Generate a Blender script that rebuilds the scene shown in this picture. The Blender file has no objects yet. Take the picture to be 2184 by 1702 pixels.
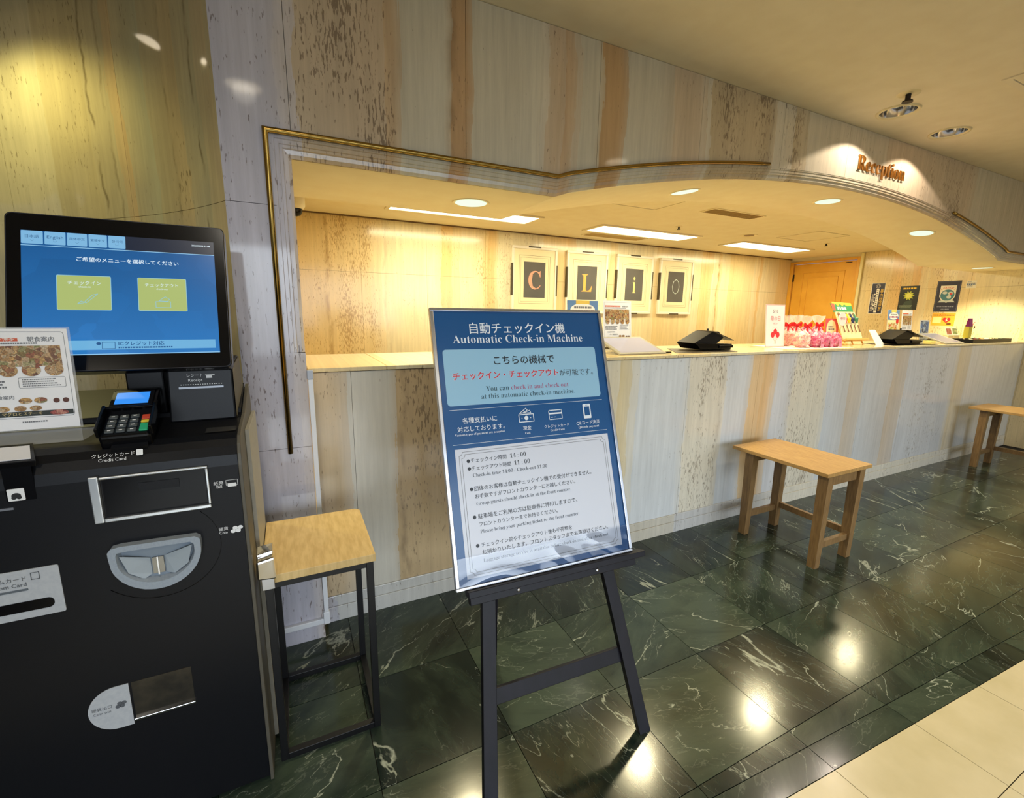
import bpy, bmesh, math, random
from mathutils import Matrix, Vector
random.seed(7)
C = bpy.context.scene.collection
SC = bpy.context.scene

# ------------------------------------------------------------------ camera
cam = bpy.data.cameras.new('camera'); camo = bpy.data.objects.new('camera', cam); C.objects.link(camo)
cam.sensor_width = 36; cam.lens = 36 * 965 / 2184; cam.clip_start = .05; cam.clip_end = 100
RR = [[0.8992887, -0.0696200, 0.4317787], [-0.4371167, -0.1756914, 0.8820780], [0.0144495, -0.9819804, -0.1884293]]
camo.matrix_world = Matrix(((RR[0][0], -RR[0][1], -RR[0][2], 0), (RR[1][0], -RR[1][1], -RR[1][2], 0),
                            (RR[2][0], -RR[2][1], -RR[2][2], 1.303), (0, 0, 0, 1)))
SC.camera = camo

# ------------------------------------------------------------------ world, lamps, exposure
W = bpy.data.worlds.new('world'); SC.world = W; W.use_nodes = True
bg = W.node_tree.nodes['Background']; bg.inputs[0].default_value = (.80, .88, 1.0, 1); bg.inputs[1].default_value = .40
SC.view_settings.view_transform = 'Standard'; SC.view_settings.look = 'None'
SC.view_settings.gamma = 1; SC.view_settings.use_curve_mapping = False
SC.view_settings.exposure = 0.0
SC.cycles.max_bounces = 8; SC.cycles.diffuse_bounces = 4; SC.cycles.glossy_bounces = 4; SC.cycles.transparent_max_bounces = 12
SC.cycles.caustics_reflective = False; SC.cycles.caustics_refractive = False
SC.cycles.sample_clamp_indirect = 4; SC.cycles.blur_glossy = .5


def lamp(kind, name, loc, energy, col, rot=(0, 0, 0), **k):
    l = bpy.data.lights.new(name, kind); l.energy = energy; l.color = col
    for a, b in k.items(): setattr(l, a, b)
    o = bpy.data.objects.new(name, l); C.objects.link(o); o.location = loc; o.rotation_euler = rot
    return o


WARM = (1.0, .87, .53); SOFTW = (1.0, .86, .66)
PANELS = [(.79, 2.03), (2.72, 3.95), (4.65, 5.88)]            # fluorescent troffers over the desk (x range), y 3.65-3.94
for a, b in PANELS:
    lamp('AREA', 'panel_lamp', ((a + b) / 2, 3.795, 2.095), 22, WARM, shape='RECTANGLE', size=b - a - .04, size_y=.25)
SOFF = [(.80, 2.10, 1.80, 0), (2.13, 2.10, 2.007, .132), (3.40, 2.04, 2.0845, -.011), (4.66, 2.02, 1.980, -.154), (6.2, 2.14, 1.80, 0)]
for x, y, z, t in SOFF:
    lamp('SPOT', 'soffit_lamp', (x, y, z - .03), 58, WARM, spot_size=2.3, spot_blend=.5, shadow_soft_size=.05)
HEADL = [(3.125, 1.56), (3.742, 1.57)]
for x, y in HEADL:
    lamp('SPOT', 'downlight_lamp', (x, y, 2.415), 17, (1.0, .84, .70), spot_size=math.radians(131), spot_blend=.06, shadow_soft_size=.02)
# added cool fill far behind the viewer, standing in for unseen lobby windows
lamp('AREA', 'cool_fill', (1.6, -4.6, 1.35), 118, (.80, .90, 1.0), rot=(math.radians(60), 0, 0), shape='RECTANGLE', size=7.5, size_y=1.9, spread=math.radians(84))
LOBBY = [(-.126, .61), (2.31, .576), (-1.0, 2.28), (5.2, .6), (.9, -1.2), (3.2, -1.2), (-1.2, -1.0)]  # those behind the viewer (negative y) are unseen, added to light the lobby
for i, (x, y) in enumerate(LOBBY):
    e = 24 if i != 2 else 24
    cl = (1, .92, .78) if i != 2 else (1.0, .93, .42)
    lamp('SPOT', 'lobby_lamp', (x, y, 2.40), e, cl, spot_size=2.5, spot_blend=.6, shadow_soft_size=.05)


# ------------------------------------------------------------------ materials
def lin(c):
    return tuple((v / 255 / 12.92 if v / 255 <= .04045 else ((v / 255 + .055) / 1.055) ** 2.4) for v in c) + (1,)


def N(nt, t, **k):
    n = nt.nodes.new(t)
    for a, b in k.items(): setattr(n, a, b)
    return n


MATS = {}


def mat(name, col, rough=.5, metal=0, spec=.5, emit=None, es=1, alpha=1, trans=0, ior=1.45, coat=0):
    if name in MATS: return MATS[name]
    m = bpy.data.materials.new(name); m.use_nodes = True; MATS[name] = m
    b = m.node_tree.nodes['Principled BSDF']
    b.inputs['Base Color'].default_value = lin(col); b.inputs['Roughness'].default_value = rough
    b.inputs['Metallic'].default_value = metal; b.inputs['Specular IOR Level'].default_value = spec
    b.inputs['IOR'].default_value = ior; b.inputs['Transmission Weight'].default_value = trans
    b.inputs['Alpha'].default_value = alpha; b.inputs['Coat Weight'].default_value = coat
    if emit:
        b.inputs['Emission Color'].default_value = lin(emit); b.inputs['Emission Strength'].default_value = es
    return m


def noisy(name, c1, c2, scale, rough=.5, stretch=(1, 1, 1), bump=0, metal=0, spec=.5, lo=.35, hi=.65, detail=4):
    """two-colour procedural noise material (paint, plaster, wood grain)"""
    if name in MATS: return MATS[name]
    m = mat(name, c1, rough, metal, spec); nt = m.node_tree; b = nt.nodes['Principled BSDF']
    tc = N(nt, 'ShaderNodeTexCoord'); mp = N(nt, 'ShaderNodeMapping'); mp.inputs['Scale'].default_value = stretch
    nz = N(nt, 'ShaderNodeTexNoise'); nz.inputs['Scale'].default_value = scale; nz.inputs['Detail'].default_value = detail
    rp = N(nt, 'ShaderNodeValToRGB'); rp.color_ramp.elements[0].position = lo; rp.color_ramp.elements[1].position = hi
    rp.color_ramp.elements[0].color = lin(c1); rp.color_ramp.elements[1].color = lin(c2)
    L = nt.links.new
    L(tc.outputs['Object'], mp.inputs[0]); L(mp.outputs[0], nz.inputs[0]); L(nz.outputs[0], rp.inputs[0]); L(rp.outputs[0], b.inputs['Base Color'])
    if bump:
        bp = N(nt, 'ShaderNodeBump'); bp.inputs['Strength'].default_value = bump; bp.inputs['Distance'].default_value = .002
        L(nz.outputs[0], bp.inputs['Height']); L(bp.outputs[0], b.inputs['Normal'])
    return m


def ramp(nt, stops, a, bb):
    r = N(nt, 'ShaderNodeValToRGB'); cr = r.color_ramp; el = cr.elements
    stops = sorted(stops, key=lambda s: s[0])[:32]
    el[0].position = 0; el[1].position = 1
    for i, (x, c) in enumerate(stops):
        p = min(1, max(0, (x - a) / (bb - a)))
        e = el[i] if i < 2 else el.new(p)
        if i < 2: e.position = p
        e.color = c
    return r


def marble(name, d, bands, flecks, rough=.16, fl=(84, 62, 46), fscale=1.0, streak=.10, veins=()):
    """vertically banded stone: u runs along direction d; bands = (u, colour), flecks = (u, density)"""
    m = mat(name, (200, 195, 180), rough, 0, .55); nt = m.node_tree; b = nt.nodes['Principled BSDF']; L = nt.links.new
    geo = N(nt, 'ShaderNodeNewGeometry')
    dot = N(nt, 'ShaderNodeVectorMath', operation='DOT_PRODUCT'); dot.inputs[1].default_value = d; L(geo.outputs['Position'], dot.inputs[0])
    sp = N(nt, 'ShaderNodeSeparateXYZ'); L(geo.outputs['Position'], sp.inputs[0])

    def vec(su, sz, off=0):
        mu = N(nt, 'ShaderNodeMath', operation='MULTIPLY'); mu.inputs[1].default_value = su; L(dot.outputs['Value'], mu.inputs[0])
        mz = N(nt, 'ShaderNodeMath', operation='MULTIPLY'); mz.inputs[1].default_value = sz; L(sp.outputs[2], mz.inputs[0])
        cb = N(nt, 'ShaderNodeCombineXYZ'); L(mu.outputs[0], cb.inputs[0]); L(mz.outputs[0], cb.inputs[1]); cb.inputs[2].default_value = off
        return cb.outputs[0]

    def noise(v, det=2, rg=.5):
        n = N(nt, 'ShaderNodeTexNoise'); n.inputs['Scale'].default_value = 1; n.inputs['Detail'].default_value = det; n.inputs['Roughness'].default_value = rg
        L(v, n.inputs[0]); return n.outputs[0]

    def mth(op, x, y, z=None):
        n = N(nt, 'ShaderNodeMath', operation=op)
        for i, q in enumerate((x, y, z)):
            if q is None: continue
            if isinstance(q, (int, float)): n.inputs[i].default_value = q
            else: L(q, n.inputs[i])
        return n.outputs[0]
    w1 = mth('MULTIPLY_ADD', noise(vec(1.5, 1.6, 3), 2), .10, -.05)
    w2 = mth('MULTIPLY_ADD', noise(vec(3, 14, 8), 3), .026, -.013)
    u = mth('ADD', mth('ADD', dot.outputs['Value'], w1), w2)
    a, bb = bands[0][0], bands[-1][0]
    un = mth('DIVIDE', mth('SUBTRACT', u, a), bb - a)
    br = ramp(nt, [(x, lin(c)) for x, c in bands], a, bb); L(un, br.inputs[0])
    bc = ramp(nt, [(x, lin(c)) for x, c in bands], a, bb); bc.color_ramp.interpolation = 'CONSTANT'
    uj = mth('ADD', u, mth('MULTIPLY_ADD', noise(vec(60, 1.2, 71), 4, .7), .05, -.025))
    L(mth('DIVIDE', mth('SUBTRACT', uj, a), bb - a), bc.inputs[0])
    bm_ = N(nt, 'ShaderNodeMix', data_type='RGBA'); bm_.inputs[0].default_value = .62; L(br.outputs[0], bm_.inputs[6]); L(bc.outputs[0], bm_.inputs[7])
    fr = ramp(nt, [(x, (v, v, v, 1)) for x, v in flecks], a, bb); L(un, fr.inputs[0])
    st = mth('MULTIPLY_ADD', noise(vec(75, 1.6, 1), 4, .6), streak * 2, 1 - streak)
    st2 = mth('MULTIPLY_ADD', noise(vec(9, .8, 5), 3), streak * 1.6, 1 - streak * .8)
    cl = mth('MULTIPLY_ADD', noise(vec(3, 2.5, 2), 4), .16, .92)
    st3 = mth('MULTIPLY_ADD', noise(vec(34, 2.0, 15), 5, .7), streak * 5.0, 1 - streak * 2.5)
    stt = mth('MULTIPLY', mth('MULTIPLY', mth('MULTIPLY', st, st3), st2), cl)
    mx = N(nt, 'ShaderNodeVectorMath', operation='SCALE'); L(bm_.outputs[2], mx.inputs[0]); L(stt, mx.inputs['Scale'])
    # elongated dark flecks, clumped
    f1 = noise(vec(125 * fscale, 23 * fscale, 11), 3, .6)
    cm = noise(vec(7, 2.2, 20), 3)
    f2 = noise(vec(170 * fscale, 34 * fscale, 51), 2, .5)
    f1 = mth('MULTIPLY_ADD', f2, .30, mth('MULTIPLY', f1, .72))
    thr = mth('MULTIPLY_ADD', mth('MULTIPLY', mth('ADD', fr.outputs[0], .42), cm), -.27, .765)
    mask = N(nt, 'ShaderNodeMapRange'); mask.interpolation_type = 'SMOOTHSTEP'
    L(f1, mask.inputs[0]); L(thr, mask.inputs[1]); L(mth('ADD', thr, .045), mask.inputs[2]); mask.inputs[4].default_value = .62
    mixf = N(nt, 'ShaderNodeMix', data_type='RGBA'); L(mask.outputs[0], mixf.inputs[0]); L(mx.outputs[0], mixf.inputs[6]); mixf.inputs[7].default_value = lin(fl)
    out = mixf.outputs[2]
    if veins:
        w3 = mth('MULTIPLY_ADD', noise(vec(0, 9, 31), 3), .030, -.015)
        vst = []
        for x in veins: vst += [(x - .0035, (0, 0, 0, 1)), (x, (1, 1, 1, 1)), (x + .0045, (0, 0, 0, 1))]
        vr = ramp(nt, [(a, (0, 0, 0, 1))] + vst[:30], a, bb); L(mth('DIVIDE', mth('SUBTRACT', mth('ADD', u, w3), a), bb - a), vr.inputs[0])
        brk = N(nt, 'ShaderNodeMapRange'); L(noise(vec(24, 7, 41), 4), brk.inputs[0]); brk.inputs[1].default_value = .40; brk.inputs[2].default_value = .56
        vm_ = N(nt, 'ShaderNodeMix', data_type='RGBA'); L(mth('MULTIPLY', mth('MULTIPLY', vr.outputs[0], brk.outputs[0]), .8), vm_.inputs[0]); L(out, vm_.inputs[6]); vm_.inputs[7].default_value = lin(fl); out = vm_.outputs[2]
    L(out, b.inputs['Base Color'])
    return m


G = (198, 190, 168); W_ = (208, 201, 182); P = (196, 178, 152); O = (200, 146, 98); T = (188, 170, 138); L_ = (186, 184, 196); D = (112, 84, 58)
m_head = marble('header_marble', (1, 0, 0), [
    (-.2, L_), (0, (200, 196, 202)), (.05, P), (.34, (192, 166, 132)), (.39, (192, 168, 134)), (.40, G), (.57, W_), (.59, (188, 154, 114)), (.655, (188, 154, 114)), (.667, G), (.96, W_), (.99, P), (1.06, (194, 164, 128)), (1.12, P), (1.14, G),
    (1.262, G), (1.275, (188, 154, 110)), (1.38, (190, 156, 114)), (1.40, G), (1.60, (192, 184, 164)), (1.68, P), (1.85, P), (1.88, W_), (1.93, T), (2.38, T), (2.41, W_), (2.57, T), (2.68, G), (3.5, P), (4.68, P), (4.75, G), (6.8, (194, 190, 186))],
    [(-.2, .9), (.04, .7), (.06, 1.0), (.37, 1.25), (.40, .1), (.58, .1), (.6, .9), (.66, .7), (.67, .2), (1.0, .4), (1.05, .7), (1.12, .4), (1.2, .2), (1.6, .3), (1.86, .5), (1.95, 1.0), (2.4, 1.0), (2.42, .3), (2.57, 1.3), (2.68, .6), (3.2, .5), (3.8, .4), (4.3, 1.0), (4.7, 1.0), (4.8, .4), (6.8, .5)],
    rough=.07, streak=.11,
    veins=(-.13, .09, .385, .595, 1.035, 1.86, 2.40, 2.58, 2.66, 4.70))
CB = (211, 215, 216); CC = (222, 216, 198)
m_counter = marble('counter_marble', (1, 0, 0), [
    (0, (200, 180, 148)), (.15, (196, 176, 146)), (.17, (204, 200, 188)), (.35, (206, 200, 184)), (.37, (196, 172, 134)), (.62, (198, 176, 140)), (.9, G), (1.38, CC), (1.52, (214, 196, 150)), (1.60, CC), (1.66, CB),
    (2.0, CB), (2.03, CC), (2.33, CC), (2.36, CB), (2.54, CB), (2.57, (224, 198, 156)), (2.66, (222, 184, 132)), (2.74, (224, 200, 164)), (2.80, (210, 212, 214)), (2.96, (210, 210, 208)), (2.98, CC), (3.35, CC), (3.38, (204, 210, 214)), (3.66, (206, 194, 176)), (3.85, (204, 208, 210)),
    (4.25, (204, 190, 170)), (4.45, (206, 210, 214)), (5.25, (206, 208, 206)), (5.3, (210, 198, 170)), (5.5, CB), (6.8, (204, 210, 214))],
    [(0, .6), (.16, .7), (.18, .2), (.34, .3), (.37, 1.05), (.6, .9), (.8, .3), (1.3, .3), (1.7, .4), (2.02, .4), (2.05, 1.1), (2.3, 1.2), (2.36, .4), (2.56, .3), (2.9, .4), (2.97, 1.15), (3.3, 1.15), (3.36, .4), (4.6, .4), (4.7, .9), (5.1, .9), (5.2, .4), (6.8, .4)], streak=.09, fl=(104, 88, 70),
    veins=(.365, .40, .52, 1.90, 2.34, 2.67, 2.98, 3.9, 5.03, 5.56))
IW = (226, 216, 182); IT = (222, 200, 150); IO = (222, 188, 130)
m_back = marble('back_wall_marble', (1, 0, 0), [
    (-.1, IT), (.32, IT), (.7, (224, 206, 164)), (.8, IW), (1.3, IW), (1.38, IO), (1.48, IT), (1.55, (226, 210, 172)), (1.80, IT), (1.85, IO), (1.93, IT), (1.97, IW), (2.3, IW), (2.5, IT), (2.8, IO), (2.9, IW), (3.4, IT), (3.5, IW), (4.1, IT),
    (4.75, IW), (4.86, IT), (4.97, IO), (5.08, IW), (5.2, IT), (5.26, IW), (5.4, IT), (5.9, IW), (6.0, IO), (6.05, IW), (6.4, IT), (6.8, IT)],
    [(-.1, .6), (.34, .9), (.4, 1.2), (.7, 1.2), (.8, .6), (1.35, .6), (1.4, 1.0), (1.5, .6), (1.9, .9), (2.2, 1.0), (2.5, .5), (3.2, .4), (4.8, .4), (6.8, .4)], fl=(150, 112, 60), fscale=1.1,
    veins=(.33, .345, .84, 1.40, 1.87, 2.2, 4.97, 5.21, 5.98, 6.3))
m_right = marble('right_wall_marble', (0, 1, 0), [
    (-3.0, IT), (1.2, IT), (1.9, IW), (2.35, (222, 202, 160)), (2.48, IW), (2.62, IT), (2.72, IW), (2.83, (222, 184, 128)), (2.90, IT), (3.0, IO), (3.12, IT), (3.3, IT), (3.45, IW), (4.5, IT)],
    [(-3, .6), (2.3, .7), (2.7, 1.1), (2.8, .7), (3.1, 1.0), (3.3, .7), (4.5, .7)], fl=(150, 112, 60), veins=(2.38, 2.70, 3.17, 3.19))
m_left = marble('curved_wall_marble', (-.6, .8, 0), [
    (1.0, (190, 176, 136)), (1.53, (192, 170, 128)), (1.62, (180, 168, 130)), (1.75, (194, 170, 122)), (1.83, (180, 160, 116)), (1.95, (176, 168, 130)), (2.1, (194, 164, 114)), (2.16, (180, 164, 122)), (2.3, (182, 164, 118)), (2.5, (190, 176, 136)), (3.6, (184, 172, 132))],
    [(1, .3), (1.6, .4), (1.8, .6), (2.1, .45), (2.3, .7), (3.6, .5)], rough=.07, fl=(98, 82, 48), veins=(1.66, 1.83, 2.02, 2.2, 2.28))
nt = m_left.node_tree; nz = N(nt, 'ShaderNodeTexNoise'); nz.inputs['Scale'].default_value = 3.2; nz.inputs['Detail'].default_value = 1; ge = N(nt, 'ShaderNodeNewGeometry')
bp = N(nt, 'ShaderNodeBump'); bp.inputs['Strength'].default_value = .8; bp.inputs['Distance'].default_value = .035
nt.links.new(ge.outputs['Position'], nz.inputs[0]); nt.links.new(nz.outputs[0], bp.inputs['Height']); nt.links.new(bp.outputs[0], nt.nodes['Principled BSDF'].inputs['Normal'])
m_base = marble('plinth_marble', (1, 0, 0), [(-.2, L_), (.1, (200, 200, 196)), (1, G), (2, (198, 198, 196)), (3, CC), (6.8, CB)], [(-.2, .6), (6.8, .8)])
m_ledge = marble('ledge_marble', (1, 0, 0), [(0, IT), (.35, IW), (1.4, IT), (2.2, IW), (3, IT), (4.2, IW), (6.8, IT)], [(0, .5), (6.8, .5)], rough=.12)


def floor_marble():
    m = mat('green_marble', (20, 34, 28), .10, 0, .55); nt = m.node_tree; b = nt.nodes['Principled BSDF']; L = nt.links.new
    geo = N(nt, 'ShaderNodeNewGeometry'); oi = N(nt, 'ShaderNodeObjectInfo')
    sc = N(nt, 'ShaderNodeVectorMath', operation='SCALE'); sc.inputs[0].default_value = (37, 91, 53); L(oi.outputs['Random'], sc.inputs['Scale'])
    ro = N(nt, 'ShaderNodeVectorRotate', rotation_type='Z_AXIS'); L(geo.outputs['Position'], ro.inputs['Vector'])
    an_ = N(nt, 'ShaderNodeMath', operation='MULTIPLY_ADD'); L(oi.outputs['Random'], an_.inputs[0]); an_.inputs[1].default_value = 2.4; an_.inputs[2].default_value = -.4; L(an_.outputs[0], ro.inputs['Angle'])
    ss = N(nt, 'ShaderNodeVectorMath', operation='MULTIPLY'); L(ro.outputs[0], ss.inputs[0]); ss.inputs[1].default_value = (1.25, .42, 1)
    ad = N(nt, 'ShaderNodeVectorMath', operation='ADD'); L(ss.outputs[0], ad.inputs[0]); L(sc.outputs[0], ad.inputs[1])

    def noise(scale, det, rg=.5, src=None, dist=0):
        n = N(nt, 'ShaderNodeTexNoise'); n.inputs['Scale'].default_value = scale; n.inputs['Detail'].default_value = det; n.inputs['Roughness'].default_value = rg
        n.inputs['Distortion'].default_value = dist; L(src or ad.outputs[0], n.inputs[0]); return n.outputs[0]

    def mth(op, x, y, z=None):
        n = N(nt, 'ShaderNodeMath', operation=op)
        for i, q in enumerate((x, y, z)):
            if q is None: continue
            if isinstance(q, (int, float)): n.inputs[i].default_value = q
            else: L(q, n.inputs[i])
        return n.outputs[0]

    def ridge(scale, det, w, dist, gate_s, gate_t):
        n = noise(scale, det, .5, None, dist)
        r = mth('ABSOLUTE', mth('SUBTRACT', n, .5), 0)
        g = noise(gate_s, 2); mr = N(nt, 'ShaderNodeMapRange'); L(r, mr.inputs[0]); mr.inputs[1].default_value = 0
        mr.inputs[3].default_value = 1; mr.inputs[4].default_value = 0
        wid = mth('MULTIPLY', mth('MAXIMUM', mth('SUBTRACT', g, gate_t), 0), w); L(mth('ADD', wid, .0001), mr.inputs[2])
        return mr.outputs[0]
    base = N(nt, 'ShaderNodeValToRGB'); e = base.color_ramp.elements
    e[0].position = .3; e[0].color = lin((16, 28, 25)); e[1].position = .72; e[1].color = lin((57, 69, 57))
    sh = mth('MULTIPLY_ADD', oi.outputs['Random'], .34, -.16)
    L(mth('ADD', noise(7, 6, .65, None, .6), sh), base.inputs[0])
    v1 = ridge(3.2, 6, .060, .25, 5, .50); v2 = ridge(8, 7, .050, .3, 9, .49); v3 = ridge(20, 6, .10, .4, 8, .44)
    vv = mth('MINIMUM', mth('ADD', mth('ADD', v1, mth('MULTIPLY', v2, .6)), mth('MULTIPLY', v3, .16)), 1)
    mx = N(nt, 'ShaderNodeMix', data_type='RGBA'); L(mth('MULTIPLY', vv, .62), mx.inputs[0]); L(base.outputs[0], mx.inputs[6]); mx.inputs[7].default_value = lin((190, 198, 182))
    L(mx.outputs[2], b.inputs['Base Color'])
    L(mth('MULTIPLY_ADD', noise(9, 3), .10, .115), b.inputs['Roughness'])
    return m


m_green = floor_marble()
m_beige = noisy('beige_floor_tile', (206, 194, 160), (190, 178, 140), 7, .22, lo=.3, hi=.75, detail=6)
m_grout = mat('dark_grout', (30, 26, 22), .8)
m_ceil = noisy('ceiling_plaster', (230, 220, 196), (225, 214, 189), 9, .85)
m_ceil2 = noisy('inner_ceiling_plaster', (228, 218, 188), (224, 212, 180), 9, .85)
m_brass = mat('brass', (150, 122, 62), .22, 1)
m_white = mat('white_plastic', (226, 228, 232), .4)
m_silver = mat('satin_aluminium', (190, 192, 198), .28, 1)
m_chrome = mat('chrome', (225, 225, 228), .12, 1)
m_blackp = noisy('black_powder_coat', (12, 13, 17), (17, 18, 22), 400, .36, spec=.28)
m_gloss = mat('gloss_black_plastic', (7, 7, 10), .2, 0, .3)
m_kside = mat('kiosk_side_bronze', (84, 80, 70), .5, .2)
m_blackwood = noisy('black_stained_wood', (13, 12, 19), (20, 18, 27), 30, .42, (1, 1, .1), .2, spec=.3)
m_steel = mat('black_steel', (9, 9, 12), .4)
m_oak = noisy('light_oak_laminate', (212, 184, 128), (194, 164, 108), 16, .4, (6, 1, 1), .03)
m_oak2 = noisy('honey_oak', (188, 150, 92), (164, 126, 72), 22, .42, (7, .6, 1), .05)
m_oakleg = noisy('honey_oak_leg', (142, 112, 72), (120, 92, 58), 22, .45, (6, 6, .6), .05)
m_door = noisy('door_paint', (226, 170, 64), (218, 160, 54), 5, .4)
m_dark = mat('dark_metal', (40, 34, 30), .5, .4)


# ------------------------------------------------------------------ mesh helpers
class B:
    def __init__(s): s.v = []; s.f = []
    def add(s, vs, fs):
        n = len(s.v); s.v += [tuple(v) for v in vs]; s.f += [tuple(i + n for i in f) for f in fs]; return s
    def box(s, x0, x1, y0, y1, z0, z1):
        return s.add([(x0, y0, z0), (x1, y0, z0), (x1, y1, z0), (x0, y1, z0), (x0, y0, z1), (x1, y0, z1), (x1, y1, z1), (x0, y1, z1)],
                     [(0, 3, 2, 1), (4, 5, 6, 7), (0, 1, 5, 4), (1, 2, 6, 5), (2, 3, 7, 6), (3, 0, 4, 7)])
    def hexa(s, a, b):  # two quads (bottom loop a, top loop b)
        return s.add(list(a) + list(b), [(3, 2, 1, 0), (4, 5, 6, 7), (0, 1, 5, 4), (1, 2, 6, 5), (2, 3, 7, 6), (3, 0, 4, 7)])
    def prism(s, poly, ax, a, b):
        """2-D polygon extruded along an axis: ax 'y' -> poly is (x,z); 'x' -> (y,z); 'z' -> (x,y)"""
        def p(q, t): return (q[0], t, q[1]) if ax == 'y' else ((t, q[0], q[1]) if ax == 'x' else (q[0], q[1], t))
        n = len(poly); vs = [p(q, a) for q in poly] + [p(q, b) for q in poly]
        return s.add(vs, [tuple(range(n))[::-1], tuple(range(n, 2 * n))] + [(i, (i + 1) % n, n + (i + 1) % n, n + i) for i in range(n)])
    def bar(s, p, q, w, h, up=(0, 0, 1)):
        p, q = Vector(p), Vector(q); d = (q - p).normalized(); r = d.cross(Vector(up)).normalized(); u = r.cross(d)
        c = [(-1, -1), (1, -1), (1, 1), (-1, 1)]
        return s.hexa([p + r * a * w / 2 + u * b * h / 2 for a, b in c], [q + r * a * w / 2 + u * b * h / 2 for a, b in c])
    def tube(s, pts, r, n=10, cap=True):
        pts = [Vector(p) for p in pts]; rings = []
        for i, p in enumerate(pts):
            d = (pts[min(i + 1, len(pts) - 1)] - pts[max(i - 1, 0)]).normalized()
            a = Vector((0, 1, 0)) if abs(d.y) < .9 else Vector((1, 0, 0)); e = d.cross(a).normalized(); g = d.cross(e)
            # mitre: keep full radius across the bend
            k = 1
            if 0 < i < len(pts) - 1:
                d1 = (p - pts[i - 1]).normalized(); k = 1 / max(.5, d1.dot(d))
            rr = r[i] if isinstance(r, (list, tuple)) else r
            rings.append([p + (e * math.cos(t) * k + g * math.sin(t)) * rr for t in [2 * math.pi * j / n for j in range(n)]])
        vs = [v for rg in rings for v in rg]; fs = []
        for i in range(len(rings) - 1):
            for j in range(n): fs.append((i * n + j, i * n + (j + 1) % n, (i + 1) * n + (j + 1) % n, (i + 1) * n + j))
        if cap: fs += [tuple(range(n))[::-1], tuple(range((len(rings) - 1) * n, len(rings) * n))]
        return s.add(vs, fs)
    def lathe(s, prof, c=(0, 0, 0), n=24, M=None):
        vs = []; fs = []
        for r, z in prof:
            for j in range(n):
                t = 2 * math.pi * j / n; q = Vector((r * math.cos(t), r * math.sin(t), z))
                if M: q = M @ q
                vs.append(q + Vector(c))
        for i in range(len(prof) - 1):
            for j in range(n): fs.append((i * n + j, i * n + (j + 1) % n, (i + 1) * n + (j + 1) % n, (i + 1) * n + j))
        return s.add(vs, fs)
    def disc(s, c, r, n=24, M=None):
        vs = []
        for j in range(n):
            q = Vector((r * math.cos(2 * math.pi * j / n), r * math.sin(2 * math.pi * j / n), 0))
            if M: q = M @ q
            vs.append(q + Vector(c))
        return s.add(vs, [tuple(range(n))])
    def build(s, name, m, parent=None, bevel=0, M=None, smooth=False, seg=2):
        me = bpy.data.meshes.new(name); vs = s.v
        if M is not None: vs = [tuple(M @ Vector(v)) for v in vs]
        if parent is not None:
            q = Vector(parent.get('_o', (0, 0, 0))); vs = [tuple(Vector(v) - q) for v in vs]
        me.from_pydata(vs, [], s.f); me.update()
        if bevel or M is not None or True:
            bm = bmesh.new(); bm.from_mesh(me)
            if M is None or M.determinant() > 0:
                if name != 'lettering' and not name.startswith('flat_'): bmesh.ops.recalc_face_normals(bm, faces=bm.faces)
            if bevel:
                bmesh.ops.bevel(bm, geom=[e for e in bm.edges if len(e.link_faces) == 2 and e.calc_face_angle(0) > .5], offset=bevel, segments=seg, affect='EDGES', profile=.5)
            bm.to_mesh(me); bm.free()
        if smooth:
            for p in me.polygons: p.use_smooth = True
        me.materials.append(m)
        name = name[5:] if name.startswith('flat_') else name
        o = bpy.data.objects.new(name, me); C.objects.link(o)
        if parent is not None:
            o.parent = parent; o['_o'] = tuple(parent.get('_o', (0, 0, 0)))
        return o


def thing(name, label, cat, loc, group=None):
    o = bpy.data.objects.new(name, None); C.objects.link(o); o.location = loc; o['_o'] = tuple(loc); o.empty_display_size = .05
    o['label'] = label; o['category'] = cat
    if group: o['group'] = group
    return o


def tag(o, label, cat, group=None):
    o['label'] = label; o['category'] = cat
    if group: o['group'] = group
    return o


def struct(o): o['kind'] = 'structure'; return o


def clone(root, dx, label=None, dy=0, dz=0):
    r = root.copy(); C.objects.link(r); r.location = Vector(root.location) + Vector((dx, dy, dz))
    if label: r['label'] = label
    def rec(a, b):
        for ch in a.children:
            c = ch.copy(); C.objects.link(c); c.parent = b; rec(ch, c)
    for ch in list(root.children):
        c = ch.copy(); C.objects.link(c); c.parent = r
        for g in list(ch.children):
            e = g.copy(); C.objects.link(e); e.parent = c
    return r


def frame(o, u, up):
    """plane -> world: local x along u, local y along up, local z out of the plane"""
    u = Vector(u).normalized(); up = Vector(up); up = (up - up.dot(u) * u).normalized(); n = u.cross(up)
    return Matrix(((u.x, up.x, n.x, o[0]), (u.y, up.y, n.y, o[1]), (u.z, up.z, n.z, o[2]), (0, 0, 0, 1)))


# ------------------------------------------------------------------ lettering
_tc = bpy.data.curves.new('type', 'FONT'); _tc.resolution_u = 2; _to = bpy.data.objects.new('type', _tc); C.objects.link(_to)


def serif(t):
    o = ''
    for ch in t:
        if 'A' <= ch <= 'Z': o += chr(0x1D400 + ord(ch) - 65)
        elif 'a' <= ch <= 'z': o += chr(0x1D41A + ord(ch) - 97)
        elif '0' <= ch <= '9': o += chr(0x1D7CE + ord(ch) - 48)
        else: o += ch
    return o


def glyphs(t, off=0, ext=0):
    _tc.body = t; _tc.offset = off; _tc.extrude = ext
    bpy.context.view_layer.update()
    me = bpy.data.meshes.new_from_object(_to.evaluated_get(bpy.context.evaluated_depsgraph_get()))
    v = [tuple(p.co) for p in me.vertices]; f = [tuple(p.vertices) for p in me.polygons]; bpy.data.meshes.remove(me)
    return v, f


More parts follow.
